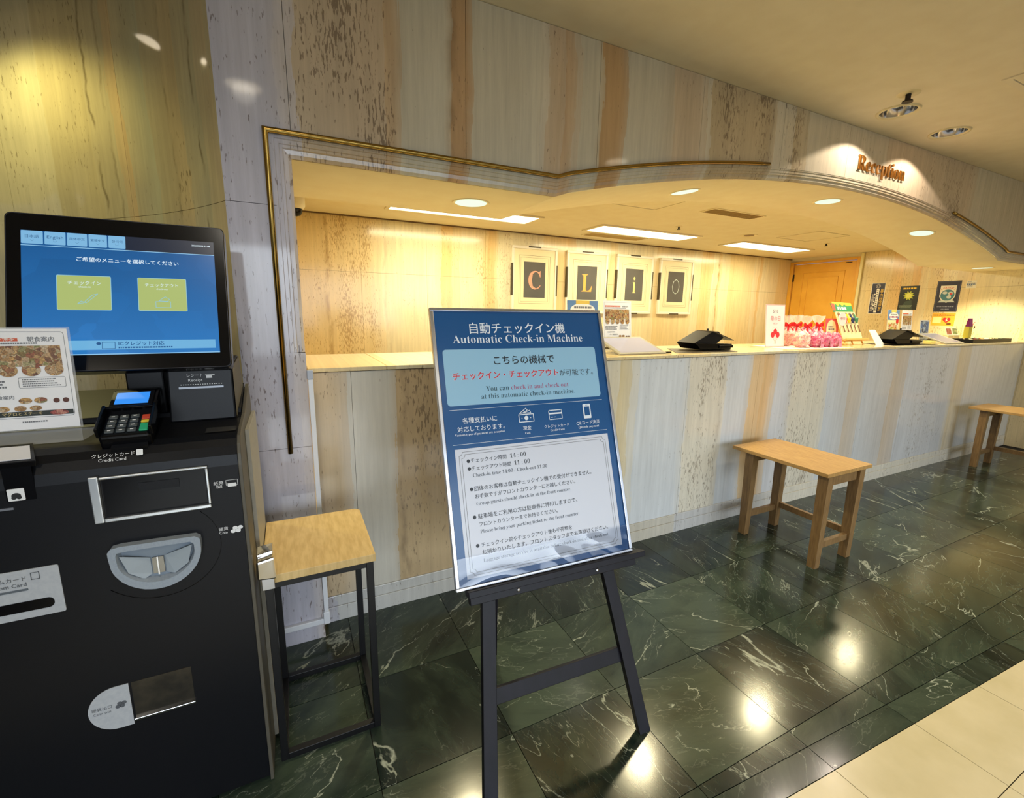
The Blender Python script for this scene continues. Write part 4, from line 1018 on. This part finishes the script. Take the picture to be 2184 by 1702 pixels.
# ================================================================== SIGN BOARD AND EASEL
SU, SV = Vector((.999, -.043, 0)).normalized(), Vector((-.014, -.314, -.949))
SO = Vector((.376, 1.338, 1.312)); MB_ = frame(SO, SU, -SV)          # local: x=u, y=-v, z toward the viewer
def PB(u, v, w=0): return MB_ @ Vector((u, -v, w))


base = PB(.3, .817)
sb = thing('sign_board', 'blue and white Automatic Check-in Machine poster in a slim aluminium frame', 'sign', base)
B().box(.004, .596, -.811, -.006, -.010, 0).build('poster', mat('poster_blue', (24, 82, 140), .25), sb, M=MB_)
fr = B()
for q in ((0, .6, -.010, 0), (0, .6, -.817, -.808), (0, .011, -.808, -.010), (.589, .6, -.808, -.010)): fr.box(q[0], q[1], q[2], q[3], -.012, .006)
fr.build('frame', m_silver, sb, bevel=.0015, M=MB_)
bb = B(); flat(bb, rrect(.028, .560, -.298, -.128, .010), .0005); bb.build('flat_light_panel', mat('poster_light_blue', (146, 192, 222), .3), sb, M=MB_)
bb = B(); rect(bb, .036, .566, -.790, -.425, .0005); bb.build('flat_white_panel', mat('poster_white', (206, 212, 226), .3), sb, M=MB_)
m_pw = mat('poster_white_ink', (224, 234, 244), .4); m_pk = mat('poster_black_ink', (26, 32, 40), .4); m_pr = mat('poster_red_ink', (196, 38, 62), .4); m_pd = mat('poster_slate_ink', (52, 84, 102), .4)
bb = B(); rect(bb, .032, .562, -.3105, -.3095, .0006); rect(bb, .032, .566, -.4125, -.4115, .0006)
# cash, card and phone icons
outline(bb, [(.250, -.362), (.300, -.362), (.300, -.339), (.250, -.339)], .0025, .0008); flat(bb, circ(.275, -.3505, .0068, 18), .0008); [flat(bb, circ(a, -.3505, .0015, 8), .0008) for a in (.260, .290)]
outline(bb, [(.253, -.335), (.276, -.320), (.281, -.326), (.262, -.335)], .0018, .0008); outline(bb, [(.266, -.335), (.289, -.327), (.292, -.335)], .0018, .0008)
outline(bb, rrect(.355, .402, -.362, -.333, .003), .0025, .0008); rect(bb, .355, .402, -.346, -.341, .0009); rect(bb, .361, .369, -.356, -.3545, .0009); rect(bb, .372, .379, -.356, -.3545, .0009)
flat(bb, rrect(.483, .512, -.369, -.321, .003), .0008); bb.build('flat_white_print', m_pw, sb, M=MB_)
bb = B(); rect(bb, .4875, .5075, -.359, -.330, .0012); rect(bb, .493, .502, -.3255, -.3245, .0012); bb.build('flat_phone_screen', MATS['poster_blue'], sb, M=MB_)
text([('自動チェックイン機', .119, .452, -.0765, None, .012), (serif('Automatic Check-in Machine'), .063, .516, -.1085, None, -.008),
      ('各種支払いに', .068, .177, -.350, None, .006), ('対応しております。', .050, .200, -.375, None, .006), (serif('Various types of payment are accepted.'), .041, .199, -.387, None, -.008),
      ('現金', .260, .288, -.387, None, .006), (serif('Cash'), .265, .283, -.400, None, -.006), ('クレジットカード', .334, .424, -.3875, None, .0), (serif('Credit Card'), .354, .405, -.3995, None, -.006),
      ('QRコード決済', .452, .541, -.3875, None, .0), (serif('QR code payment'), .458, .537, -.3995, None, -.006)], MB_, m_pw, sb, .0008)
text([('こちらの機械で', .187, .398, -.1765, None, .014), ('が可能です。', .412, .540, -.2215, None, .0)], MB_, m_pk, sb, .0008)
text([('チェックイン・チェックアウト', .050, .409, -.2205, None, .045)], MB_, m_pw, sb, .0007, 'lettering')
text([('チェックイン・チェックアウト', .0515, .4075, -.2200, None, .022)], MB_, m_pr, sb, .0010)
text([(serif('You can'), .152, .228, -.2585, None, -.007), (serif('at this automatic check-in machine.'), .134, .461, -.2815, None, -.007)], MB_, m_pd, sb, .0008)
text([(serif('check in and check out'), .235, .440, -.2585, None, -.008)], MB_, mat('poster_rose_ink', (160, 92, 128), .4), sb, .0008)
J = [('チェックイン時間', .081, .194, .4665), ('チェックアウト時間', .081, .206, .4895), ('団体のお客様は自動チェックイン機での受付ができません。', .083, .484, .549), ('お手数ですがフロントカウンターにお越しください。', .083, .420, .571),
     ('駐車場をご利用の方は駐車券に押印しますので、', .086, .419, .629), ('フロントカウンターまでお持ちください。', .087, .345, .651), ('チェックイン前やチェックアウト後も手荷物を', .087, .388, .7095), ('お預かりいたします。フロントスタッフまでお声掛けください。', .088, .520, .7305)]
text([(s, a, b_, -v, None, .006) for s, a, b_, v in J] + [(serif('14 : 00'), .206, .259, -.4665, None, -.01), (serif('11 : 00'), .217, .270, -.4895, None, -.01)], MB_, m_pk, sb, .0008)
Ee = [('Check-in time 14:00 / Check-out 11:00', .083, .327, .5095), ('Group guests should check in at the front counter.', .085, .401, .5915), ('Please bring your parking ticket to the front counter', .088, .417, .671), ('Luggage storage service is available before check-in and after check-out.', .089, .520, .752)]
text([(serif(s), a, b_, -v, None, -.006) for s, a, b_, v in Ee], MB_, mat('poster_grey_ink', (66, 74, 88), .4), sb, .0008)
for i, v in enumerate((.4620, .4845, .5435, .6235, .704)):
    bb = B(); flat(bb, circ(.0735 + .0006 * i, -v, .0052, 16), .0008); bb.build('flat_bullet', m_pk, sb, M=MB_)
bb = B()
for d_, nt_ in ((.0, .011), (.0075, .011)):
    x0, x1, y0, y1 = .047 + d_, .553 - d_, -.783 + d_, -.434 - d_; pts = []
    for cx_, cy_, a0 in ((x1, y1, 180), (x0, y1, 270), (x0, y0, 0), (x1, y0, 90)):
        seg_ = [(cx_ + nt_ * math.cos(math.radians(a0 + t_)), cy_ + nt_ * math.sin(math.radians(a0 + t_))) for t_ in range(0, 91, 15)]
        pts += seg_[::-1]
    # order corners so that the outline runs on: right-top, left-top, left-bottom, right-bottom
    pr_ = []
    for i in range(4):
        s4 = pts[i * 7:(i + 1) * 7]; pr_ += s4
    outline(bb, pr_, .0011, .0008)
bb.build('flat_border_line', m_gink, sb, M=MB_)
# clear cover film, rippled towards the foot, catching the lobby lamps
fm = bpy.data.materials.new('clear_film'); fm.use_nodes = True; nt = fm.node_tree; nt.nodes.clear()
ou = N(nt, 'ShaderNodeOutputMaterial'); tr_ = N(nt, 'ShaderNodeBsdfTransparent'); gg = N(nt, 'ShaderNodeBsdfGlossy'); gg.inputs['Roughness'].default_value = .06; mx_ = N(nt, 'ShaderNodeMixShader'); fz = N(nt, 'ShaderNodeFresnel'); fz.inputs[0].default_value = 1.8
nt.links.new(fz.outputs[0], mx_.inputs[0]); nt.links.new(tr_.outputs[0], mx_.inputs[1]); nt.links.new(gg.outputs[0], mx_.inputs[2]); nt.links.new(mx_.outputs[0], ou.inputs[0])
fb_ = B(); nx, ny = 70, 110; import mathutils
for j in range(ny + 1):
    for i in range(nx + 1):
        u = .0115 + .577 * i / nx; v_ = .730 + (.1175 - .040) * j / ny
        d2 = max(0, (v_ - .735 + .10 * (u - .30)) / .05); amp = .0060 * min(1, d2) ** 1.3
        hgt = .0032 + amp * (math.sin(34 * v_ + 9 * math.sin(5 * u + 1) + 7 * u) + .6 * math.sin(61 * v_ - 23 * u + 4 * math.sin(9 * u)) * .7 + mathutils.noise.noise((u * 9, v_ * 14, 0)) * .8) * .5 + amp * .5
        fb_.v.append((u, -v_, hgt))
for j in range(ny):
    for i in range(nx): a = j * (nx + 1) + i; fb_.f.append((a, a + nx + 1, a + nx + 2, a + 1))
fo = fb_.build('flat_cover_film', fm, sb, M=MB_, smooth=True)

ea = thing('easel', 'black-stained wooden easel with chipped edges, holding the blue sign', 'easel', (.62, 1.0, 0))


def ebar(u0, v0, u1, v1, wd, w0, w1, name, mm=m_blackwood, bev=.0015):
    a, b_ = Vector((u0, -v0)), Vector((u1, -v1)); d_ = (b_ - a).normalized(); e_ = Vector((-d_.y, d_.x)) * wd / 2
    c4 = [a - e_, a + e_, b_ + e_, b_ - e_]
    return B().hexa([(p.x, p.y, w0) for p in c4], [(p.x, p.y, w1) for p in c4]).build(name, mm, ea, bevel=bev, M=MB_)


ebar(.178, .06, .0465, 1.378, .041, -.034, -.014, 'leg'); ebar(.416, .06, .569, 1.380, .041, -.034, -.014, 'leg')
ebar(.06, 1.131, .54, 1.131, .045, -.040, -.026, 'rung')
ebar(.160, .10, .435, .10, .045, -.050, -.034, 'crossbar')
B().box(.029, .633, -.836, -.8175, -.012, .026).build('tray', m_blackwood, ea, bevel=.0015, M=MB_)
B().box(.036, .602, -.860, -.836, -.0135, .010).build('tray_support', m_blackwood, ea, bevel=.0015, M=MB_)
for u in (.183, .454): B().lathe([(0, .0128), (.004, .0122), (.0058, .0105), (.006, .009)], (0, 0, 0), 14).build('screw', m_silver, ea, M=MB_ @ Matrix.Translation((u, -.847, 0)), smooth=True)
B().bar((.6135, 1.390, .012), (.600, 1.352, 1.16), .03, .018, (0, 1, 0)).build('rear_leg', m_blackwood, ea, bevel=.0015)
for (u, v_) in ((.0465, 1.372), (.569, 1.374)):
    pass

# ================================================================== THINGS ON THE LEDGE
LZ = 1.083


def tablet(x, y, lb, rz=0, w=.335, d=.225, rise=.078, grp='tablets on the ledge'):
    t = thing('tablet', lb, 'tablet', (x, y, LZ), grp); c, s = math.cos(rz), math.sin(rz)
    Mt = frame((x - w / 2 * c, y - w / 2 * s, LZ + .006), (c, s, 0), (-s * d, c * d, rise))
    L0 = math.hypot(d, rise)
    B().box(0, w, 0, L0, -.008, .002).build('body', mat('tablet_grey', (142, 138, 124), .35), t, bevel=.003, M=Mt)
    bb = B(); rect(bb, .022, w - .022, .016, L0 - .016, .0024); bb.build('flat_screen', mat('tablet_screen', (150, 150, 170), .15, emit=(190, 190, 214), es=.1), t, M=Mt)
    B().add([(.03, L0 * .6, -.008), (w - .03, L0 * .6, -.008), (w - .03, L0 * .75, -.050), (.03, L0 * .75, -.050)], [(0, 1, 2, 3), (3, 2, 1, 0)]).build('stand', MATS['tablet_grey'], t, M=Mt)
    return t


tablet(1.755, 1.935, 'grey tilted tablet on the counter ledge just right of the blue sign', .0)
tablet(5.29, 1.90, 'grey tilted tablet at the far right end of the ledge', .0)


def ledge_leaf(x, y, z, w, h_, lean, name, lb, cat='leaflet', grp=None):
    t = thing(name, lb, cat, (x + w / 2, y, LZ), grp)
    M = frame((x, y, z), (1, 0, 0), (0, lean, 1))
    B().box(-.004, w + .004, -.003, h_ + .004, -.004, -.0015).build('acrylic_holder', mat('acrylic', (0, 0, 0)), t, M=M)
    B().box(.0, w, -.0015, .0005, -.06, .0).build('stand_foot', MATS['acrylic'], t, M=frame((x, y, z), (1, 0, 0), (0, 0, 1)) @ Matrix.Rotation(math.radians(180), 4, 'X') @ Matrix.Translation((0, 0, 0)))
    return t, M


t = thing('leaflet_stand', 'breakfast leaflet in a clear stand behind the tablet, under the framed i', 'leaflet', (1.78, 2.20, LZ))
menu_card(t, frame((1.672, 2.185, LZ + .004), (1, 0, 0), (0, .10, 1)), .207, .292)
B().box(1.67, 1.88, 2.18, 2.26, LZ, LZ + .003).build('stand_foot', MATS['acrylic'], t)
text([('ホテルクリオコート博多', .018, .120, .2565, None, .0)], frame((1.672, 2.185, LZ + .004), (1, 0, 0), (0, .10, 1)), m_paper, t, .0008, 'heading_lettering')


def blue_flyer(x, y, w, h_, lb):
    t = thing('leaflet_stand', lb, 'leaflet', (x + w / 2, y, LZ)); M = frame((x, y, LZ + .003), (1, 0, 0), (0, .08, 1)); k = w / .22
    B().box(0, w, 0, h_, -.001, 0).build('sheet', mat('flyer_cream', (240, 226, 176), .4), t, M=M)
    B().box(-.004, w + .004, -.002, h_ + .004, -.0035, -.0013).build('acrylic_holder', MATS['acrylic'], t, M=M)
    bb = B(); rect(bb, 0, w, h_ * .70, h_, .0005); bb.build('flat_top_band', mat('flyer_blue', (92, 128, 176), .4), t, M=M)
    bb = B(); rect(bb, w * .28, w * .72, h_ * .93, h_, .0009); bb.build('flat_top_tab', mat('flyer_gold', (222, 190, 90), .4), t, M=M)
    bb = B(); flat(bb, circ(w / 2, h_ * .82, w * .40, 22, .42), .0008); bb.build('flat_cloud', m_paper, t, M=M)
    bb = B(); greek(bb, w * .22, w * .78, h_ * .84, h_ * .89, 1, .0011, .8, False); bb.build('flat_fine_print', m_gink, t, M=M)
    bb = B(); greek(bb, w * .14, w * .86, h_ * .76, h_ * .82, 1, .0011, .9, False); bb.build('flat_heading', mat('plum_ink', (150, 60, 110), .5), t, M=M)
    bb = B(); rect(bb, w * .08, w * .92, h_ * .12, h_ * .62, .0005); bb.build('flat_photo', foodmat('dish_photo', 60, [(214, 120, 60), (240, 220, 180), (190, 60, 50), (230, 190, 80), (140, 160, 70), (240, 230, 200)]), t, M=M)
    bb = B(); flat(bb, circ(w * .84, h_ * .66, w * .12, 18), .0010); bb.build('flat_badge', MATS['red_ink'], t, M=M)
    return t


blue_flyer(1.436, 2.215, .215, .290, 'blue-topped flyer in a stand behind the sign board, under the framed L')


def pay_terminal(x, y, lb, s=1.0):
    t = thing('card_terminal', lb, 'terminal', (x, y, LZ), 'black card terminals on the ledge'); w = .15 * s
    X = lambda a: x + a * s
    B().hexa([(X(-.13), y - .07, LZ + .012), (X(.14), y - .07, LZ + .004), (X(.14), y + .09, LZ + .004), (X(-.13), y + .09, LZ + .012)],
             [(X(-.17), y - .07, LZ + .052), (X(.15), y - .07, LZ + .042), (X(.15), y + .09, LZ + .042), (X(-.17), y + .09, LZ + .052)]).build('base', m_gloss, t, bevel=.003)
    B().prism([(X(-.175), LZ + .050), (X(-.02), LZ + .120), (X(.03), LZ + .120), (X(.08), LZ + .080), (X(.02), LZ + .045)], 'y', y - .06, y + .08).build('head', m_blackp, t, bevel=.003)
    B().hexa([(X(-.03), y - .075, LZ + .118), (X(.155), y - .075, LZ + .062), (X(.175), y + .085, LZ + .062), (X(.0), y + .085, LZ + .118)], [(X(-.03), y - .075, LZ + .124), (X(.155), y - .075, LZ + .067), (X(.175), y + .085, LZ + .067), (X(.0), y + .085, LZ + .124)]).build('cover', mat('terminal_brown', (62, 54, 44), .35), t, bevel=.001)
    B().box(X(.03), X(.15), y - .078, y + .05, LZ + .018, LZ + .034).build('reader', m_gloss, t, bevel=.002)
    B().box(X(.025), X(.155), y - .080, y - .074, LZ + .034, LZ + .0365).build('reader_edge', m_silver, t)
    B().lathe([(.006, LZ + .12), (.006, LZ + .135), (0, LZ + .137)], (X(.0), y, 0), 10).build('knob', m_dark, t)
    return t


B().prism([(2.02, 1.955), (2.47, 1.90), (2.665, 2.15), (2.21, 2.22)], 'z', LZ + .0005, LZ + .0025).build('counter_mat', mat('dark_mat', (60, 54, 46), .35))
tag(bpy.data.objects['counter_mat'], 'thin dark mat under the nearer black card terminal', 'mat')
pay_terminal(2.38, 2.06, 'black card terminal on a dark mat, right of the tablet')
o = B().prism([(4.32, 1.92), (4.90, 1.87), (5.02, 2.12), (4.42, 2.2)], 'z', LZ + .0005, LZ + .0025).build('counter_mat', MATS['dark_mat'])
tag(o, 'thin dark mat under the farther card terminal and its leaflets', 'mat')
pay_terminal(4.60, 2.02, 'black card terminal beneath two leaflets, towards the right end', 1.35)
tag(B().box(1.93, 1.985, 1.958, 1.972, LZ + .001, LZ + .009).build('cable_plug', m_gloss, bevel=.002), 'short black cable plug beside the left tablet', 'plug')

# Mother's Day placard
t = thing('placard', "tall white Mother's Day card with three red carnations", 'card', (3.14, 2.13, LZ))
M = frame((3.038, 2.12, LZ + .002), (1, 0, 0), (0, .10, 1)); w, hh = .212, .300
B().box(0, w, 0, hh, -.003, 0).build('card', mat('placard_white', (240, 226, 222), .4), t, M=M)
bb = B(); outline(bb, [(.003, .003), (w - .003, .003), (w - .003, hh - .003), (.003, hh - .003)], .003, .0005); bb.build('flat_border', mat('rose_line', (214, 150, 140), .5), t, M=M)
text([('母の日', .052, .160, .188, None, .0), ('ギフト', .084, .130, .160, None, 0)], M, mat('rose_ink', (206, 120, 116), .5), t, .0006)
text([('5/10', .078, .134, .242, None, 0)], M, MATS['fine_grey_ink'], t, .0006)
bb = B(); [flat(bb, circ(.107 + a, b_, .021, 14), .0007 + .0001 * i) for i, (a, b_) in enumerate(((0, .108), (-.028, .086), (.028, .086)))]; bb.build('flat_carnation', mat('carnation_red', (216, 40, 52), .5), t, M=M)
bb = B()
for a, b_ in ((-.028, .066), (0, .088), (.028, .066)): outline(bb, [(.107 + a, b_), (.107 - a * .4, .022)], .002, .0006)
outline(bb, circ(.107, .102, .04, 16), .0008, .0005); bb.build('flat_stem', mat('stem_ink', (170, 170, 120), .5), t, M=M)

# gift bags
m_pinks = [foodmat('pink_sweets_%d' % i, 55, c) for i, c in enumerate(([(240, 170, 160), (250, 214, 190), (236, 130, 140), (248, 226, 214)], [(232, 60, 120), (244, 150, 170), (214, 40, 100), (246, 190, 196)]))]
m_cello = mat('cellophane', (250, 236, 226), .08, alpha=.38); m_ribbon = mat('red_ribbon', (206, 22, 34), .35); m_tagp = mat('pink_tag', (236, 150, 178), .5)


def bag(x, y, r, h_, k, ribbon, lb, tagc=False):
    t = thing('gift_bag', lb, 'gift bag', (x, y, LZ), 'wrapped pink gift bags on the ledge')
    b = B(); n, m_ = 14, 8; vs = []
    for j in range(m_ + 1):
        f_ = j / m_; rr = r * (math.sin(math.pi * min(f_ * .86 + .10, 1)) ** .55)
        for i in range(n):
            a = 2 * math.pi * i / n; q = rr * (1 + random.uniform(-.09, .09)); vs.append((x + q * math.cos(a), y + q * .8 * math.sin(a), LZ + .001 + h_ * f_ + (0 if j in (0,) else random.uniform(-.004, .004))))
    fs = [tuple(range(n))[::-1]] + [(j * n + i, j * n + (i + 1) % n, (j + 1) * n + (i + 1) % n, (j + 1) * n + i) for j in range(m_) for i in range(n)]
    b.add(vs, fs).build('sweets', m_pinks[k], t, smooth=False)
    if ribbon:
        z = LZ + h_; b = B(); vs = []
        for j, (rr, zz) in enumerate(((.018, -.004), (.010, .012), (.030, .040), (.042, .072))):
            for i in range(12): a = 2 * math.pi * i / 12; q = rr * (1 + (.28 if i % 2 else -.2) * (j > 1)); vs.append((x + q * math.cos(a), y + q * math.sin(a), z + zz + (random.uniform(-.008, .012) if j == 3 else 0)))
        b.add(vs, [(j * 12 + i, j * 12 + (i + 1) % 12, (j + 1) * 12 + (i + 1) % 12, (j + 1) * 12 + i) for j in range(3) for i in range(12)]).build('gathered_neck', m_cello, t)
        b = B()
        for s_ in (-1, 1):
            b.hexa([(x, y - .018, z + .004), (x, y - .012, z + .004), (x + s_ * .045, y - .012, z + .028), (x + s_ * .045, y - .022, z + .028)], [(x, y - .018, z + .012), (x, y - .012, z + .012), (x + s_ * .042, y - .010, z - .004), (x + s_ * .042, y - .024, z - .004)])
            b.hexa([(x, y - .02, z), (x + s_ * .012, y - .02, z), (x + s_ * .040, y - .035, z - .035), (x + s_ * .024, y - .035, z - .035)], [(x, y - .014, z), (x + s_ * .012, y - .014, z), (x + s_ * .040, y - .029, z - .035), (x + s_ * .024, y - .029, z - .035)])
        b.lathe([(0, .012), (.010, .008), (.012, 0), (.010, -.008), (0, -.012)], (x, y - .018, z + .004), 10); b.build('ribbon', m_ribbon, t)
    if tagc:
        Mt = frame((x - .018, y - r * .84 - .004, LZ + .004), (1, 0, 0), (0, .12, 1)); B().box(0, .036, 0, .058, -.001, 0).build('price_tag', m_tagp, t, M=Mt)
        bb = B(); greek(bb, .006, .03, .022, .040, 2, .0005); bb.build('flat_fine_print', MATS['carnation_red'], t, M=Mt)
    return t


bag(3.33, 2.17, .058, .150, 0, True, 'pale pink gift bag with a red bow, back row nearest the placard')
bag(3.46, 2.19, .060, .150, 0, True, 'gift bag with the largest red bow, back row second from the placard')
bag(3.59, 2.19, .058, .146, 1, True, 'gift bag with a red bow, back row third from the placard')
bag(3.72, 2.18, .058, .150, 1, True, 'gift bag with a red and gold bow, back row furthest right')
bag(3.30, 2.03, .066, .118, 0, False, 'large pale pink sweet bag without a bow, front row left')
bag(3.43, 2.01, .060, .112, 1, False, 'magenta sweet bag with a pink tag, front row next to the pale one', True)
bag(3.54, 2.00, .052, .110, 1, False, 'magenta sweet bag with a pink tag, front row third', True)
bag(3.645, 2.00, .052, .108, 1, False, 'magenta sweet bag with a pink tag, front row furthest right', True)
tag(B().prism([(3.02, 1.93), (3.72, 1.90), (3.80, 2.26), (3.10, 2.28)], 'z', LZ + .0003, LZ + .0010).build('paper_sheet', mat('sheet_white', (238, 232, 214), .5)), 'white paper sheet lying under the pink gift bags', 'paper')
t = thing('menu_card', 'pink standing card with a round cream panel behind the gift bags', 'card', (3.94, 2.2, LZ))
M = frame((3.845, 2.175, LZ + .003), (1, 0, 0), (0, .10, 1)); B().box(0, .17, 0, .205, -.002, 0).build('card', mat('pink_card', (226, 84, 104), .4), t, M=M)
bb = B(); flat(bb, circ(.075, .115, .066, 24, 1.2), .0005); bb.build('flat_oval', mat('cream_oval', (250, 232, 190), .5), t, M=M)
bb = B(); greek(bb, .035, .115, .11, .15, 2, .0008, .6); bb.build('flat_fine_print', m_gink, t, M=M)
B().box(3.845, 4.015, 2.165, 2.215, LZ, LZ + .003).build('foot', MATS['acrylic'], t)
t = thing('round_label', 'round white label on a stick between gift bags and the strap display', 'label', (3.86, 2.08, LZ))
M = frame((3.86, 2.08, LZ + .205), (1, 0, 0), (0, .1, 1)); B().prism(circ(0, 0, .052, 28), 'z', -.002, 0).build('disc', m_paper, t, M=M)
text([('母の日', -.030, .030, -.004, None, .01)], M, mat('rose_red_ink', (196, 60, 80), .5), t, .0006)
B().tube([(3.86, 2.084, LZ), (3.86, 2.084, LZ + .16)], .002, 6).build('stick', m_rim, t)

# strap display on a little wooden easel
t = thing('strap_display', 'small wooden easel display of coloured tassel straps with a green header card', 'display', (4.07, 2.1, LZ))
m_wood = mat('pale_wood', (214, 166, 92), .5); M = frame((3.93, 2.09, LZ + .045), (1, 0, 0), (0, .42, 1))
B().box(0, .27, 0, .235, -.006, 0).build('board', mat('display_cream', (236, 214, 166), .5), t, M=M)
B().box(-.01, .30, -.012, 0, -.012, .03).build('ledge', m_wood, t, M=M, bevel=.001)
for a in (.02, .12, .26): B().bar((3.93 + a, 2.10, LZ + .05), (3.93 + a - .03, 2.065, LZ + .006), .010, .008, (0, 1, 0)).build('leg', m_wood, t)
B().bar((4.07, 2.17, LZ + .2), (4.07, 2.28, LZ + .006), .012, .008, (0, 1, 0)).build('leg', m_wood, t)
B().prism([(-.02, .232), (.25, .232), (.25, .30), (.13, .318), (-.035, .305)], 'z', -.003, 0).build('header_card', mat('green_card', (48, 140, 92), .4), t, M=M)
bb = B(); flat(bb, [(.0, .285), (.03, .30), (.06, .285), (.09, .302), (.12, .285), (.15, .30), (.18, .285), (.25, .29), (.25, .312), (-.02, .318)], .0006); bb.build('flat_header_top', mat('header_yellow', (244, 196, 60), .4), t, M=M)
bb = B(); rect(bb, -.03, .012, .245, .305, .0009); bb.build('flat_header_red', mat('header_red', (222, 84, 74), .4), t, M=M)
bb = B(); greek(bb, .04, .17, .250, .278, 1, .0010, .85, False); bb.build('flat_header_print', m_paper, t, M=M)
for i, cc in enumerate(((140, 40, 60), (226, 50, 90), (240, 200, 40), (40, 50, 100), (70, 130, 96))):
    u = .03 + .052 * i
    B().tube([(u, .212, .004), (u, .19, .006)], .008, 8).tube([(u, .19, .006), (u + .004, .172, .010), (u + .003, .135, .008)], [.006, .017, .004], 8).build('tassel', mat('tassel_%d' % i, cc, .6), t, M=M)
    B().prism(circ(u, .215, .014, 6), 'z', 0, .004).build('charm', mat('charm_grey', (150, 130, 100), .4, .5), t, M=M)
    B().tube([(u + .01, .12, .006), (u + .012, .06, .006)], .004, 6).build('cord', mat('cord_brown', (120, 90, 70), .6), t, M=M)
tag(B().hexa([(4.27, 2.02, LZ), (4.37, 2.01, LZ), (4.37, 2.015, LZ), (4.27, 2.025, LZ)], [(4.25, 2.08, LZ + .12), (4.32, 2.07, LZ + .12), (4.32, 2.075, LZ + .12), (4.25, 2.085, LZ + .12)]).build('leaning_card', m_paper), 'white patterned card leaning beside the strap display', 'card')

# leaflets behind the far terminal
t = blue_flyer(4.71, 2.16, .19, .285, 'blue-topped flyer on the far terminal, left of a brown leaflet')
t = thing('leaflet_stand', 'brown photo leaflet on the far terminal, right of the blue-topped flyer', 'leaflet', (5.03, 2.16, LZ))
menu_card(t, frame((4.925, 2.15, LZ + .003), (1, 0, 0), (0, .08, 1)), .175, .285)
t = thing('leaflet_stand', 'small leaflet with a blue landscape photo behind the far tablet', 'leaflet', (5.38, 2.2, LZ))
M = frame((5.30, 2.17, LZ + .003), (1, 0, 0), (0, .08, 1)); B().box(0, .165, 0, .20, -.001, 0).build('sheet', mat('leaflet_pale_blue', (196, 206, 222), .4), t, M=M)
bb = B(); rect(bb, .01, .155, .08, .19, .0005); bb.build('flat_photo', foodmat('blue_photo', 30, [(90, 130, 190), (60, 90, 140), (180, 200, 220), (50, 60, 90)]), t, M=M)
bb = B(); greek(bb, .015, .15, .015, .07, 4, .0005); bb.build('flat_fine_print', m_gink, t, M=M)
B().box(5.30, 5.465, 2.165, 2.20, LZ, LZ + .003).build('foot', MATS['acrylic'], t)
tag(B().box(4.93, 5.00, 1.93, 1.99, LZ + .003, LZ + .030).build('note_block', mat('yellow_note', (244, 226, 130), .5), bevel=.001), 'small yellow note block beside the far terminal', 'notepad')
# long black tray with sweets
t = thing('display_tray', 'long low black tray of small wares at the far right of the ledge', 'tray', (6.1, 1.98, LZ))
tb = B(); tb.box(5.62, 6.45, 1.90, 2.06, LZ, LZ + .006); tb.box(5.62, 6.45, 1.90, 1.906, LZ + .006, LZ + .036); tb.box(5.62, 6.45, 2.054, 2.06, LZ + .006, LZ + .036); tb.box(5.62, 5.626, 1.906, 2.054, LZ + .006, LZ + .036); tb.box(6.444, 6.45, 1.906, 2.054, LZ + .006, LZ + .036)
tb.build('tray', m_blackp, t)
wc = [(190, 120, 90), (226, 200, 150), (150, 60, 60), (120, 130, 80), (214, 170, 110), (90, 110, 90), (200, 190, 170)]
for i in range(14):
    x = 5.67 + .055 * i; y = 1.94 + .06 * (i % 2); a = random.uniform(-.4, .4)
    o = B().box(-.022, .022, -.016, .016, 0, .012 + .012 * random.random()).build('packet', mat('packet_%d' % (i % 7), wc[i % 7], .5)); o.location = (x, y, LZ + .018); o.rotation_euler = (random.uniform(.1, .5), random.uniform(-.3, .3), a)
    cn = ['terracotta', 'cream', 'dark red', 'olive', 'tan', 'grey-green', 'pale sand'][i % 7]
    tag(o, 'small %s packet in the %s half of the long black tray' % (cn, 'left' if i < 7 else 'right'), 'packet', 'small packets in the black tray')
def swing(x, lb, cc):
    tt = thing('photo_card', lb, 'card', (x + .05, 2.2, LZ)); M = frame((x, 2.16, LZ + .06), (1, 0, 0), (0, .35, 1))
    B().box(0, .11, 0, .075, -.002, 0).build('card', m_paper, tt, M=M); bb = B(); rect(bb, .006, .104, .006, .069, .0005); bb.build('flat_photo', cc, tt, M=M)
    B().box(x, x + .11, 2.15, 2.21, LZ, LZ + .06).build('box', mat('cream_box', (226, 208, 160), .5), tt)
swing(5.80, 'small card with a reddish photo above the long black tray', m_meat)
swing(5.925, 'small card with a green photo above the long black tray', foodmat('green_photo', 60, [(90, 120, 70), (140, 160, 100), (60, 80, 50), (170, 170, 120)]))
t = thing('gift_box', 'slim yellow box topped by a purple pouch beside the right wall', 'box', (6.14, 2.14, LZ))
B().box(6.10, 6.17, 2.11, 2.15, LZ, LZ + .16).build('box', mat('yellow_green_box', (214, 206, 80), .5), t, bevel=.001)
B().hexa([(6.06, 2.10, LZ + .145), (6.14, 2.10, LZ + .145), (6.14, 2.13, LZ + .145), (6.06, 2.13, LZ + .145)], [(6.07, 2.11, LZ + .225), (6.135, 2.11, LZ + .225), (6.135, 2.125, LZ + .225), (6.07, 2.125, LZ + .225)]).build('pouch', mat('purple_cloth', (128, 30, 110), .7), t, bevel=.003)
B().bar((6.165, 2.12, LZ + .15), (6.21, 2.115, LZ + .19), .004, .004).add([(6.19, 2.113, LZ + .12), (6.23, 2.113, LZ + .13), (6.215, 2.113, LZ + .16)], [(0, 1, 2), (2, 1, 0)]).build('pennant', MATS['carnation_red'], t)

bpy.data.objects.remove(_to)
for o in bpy.data.objects:
    if '_o' in o: del o['_o']
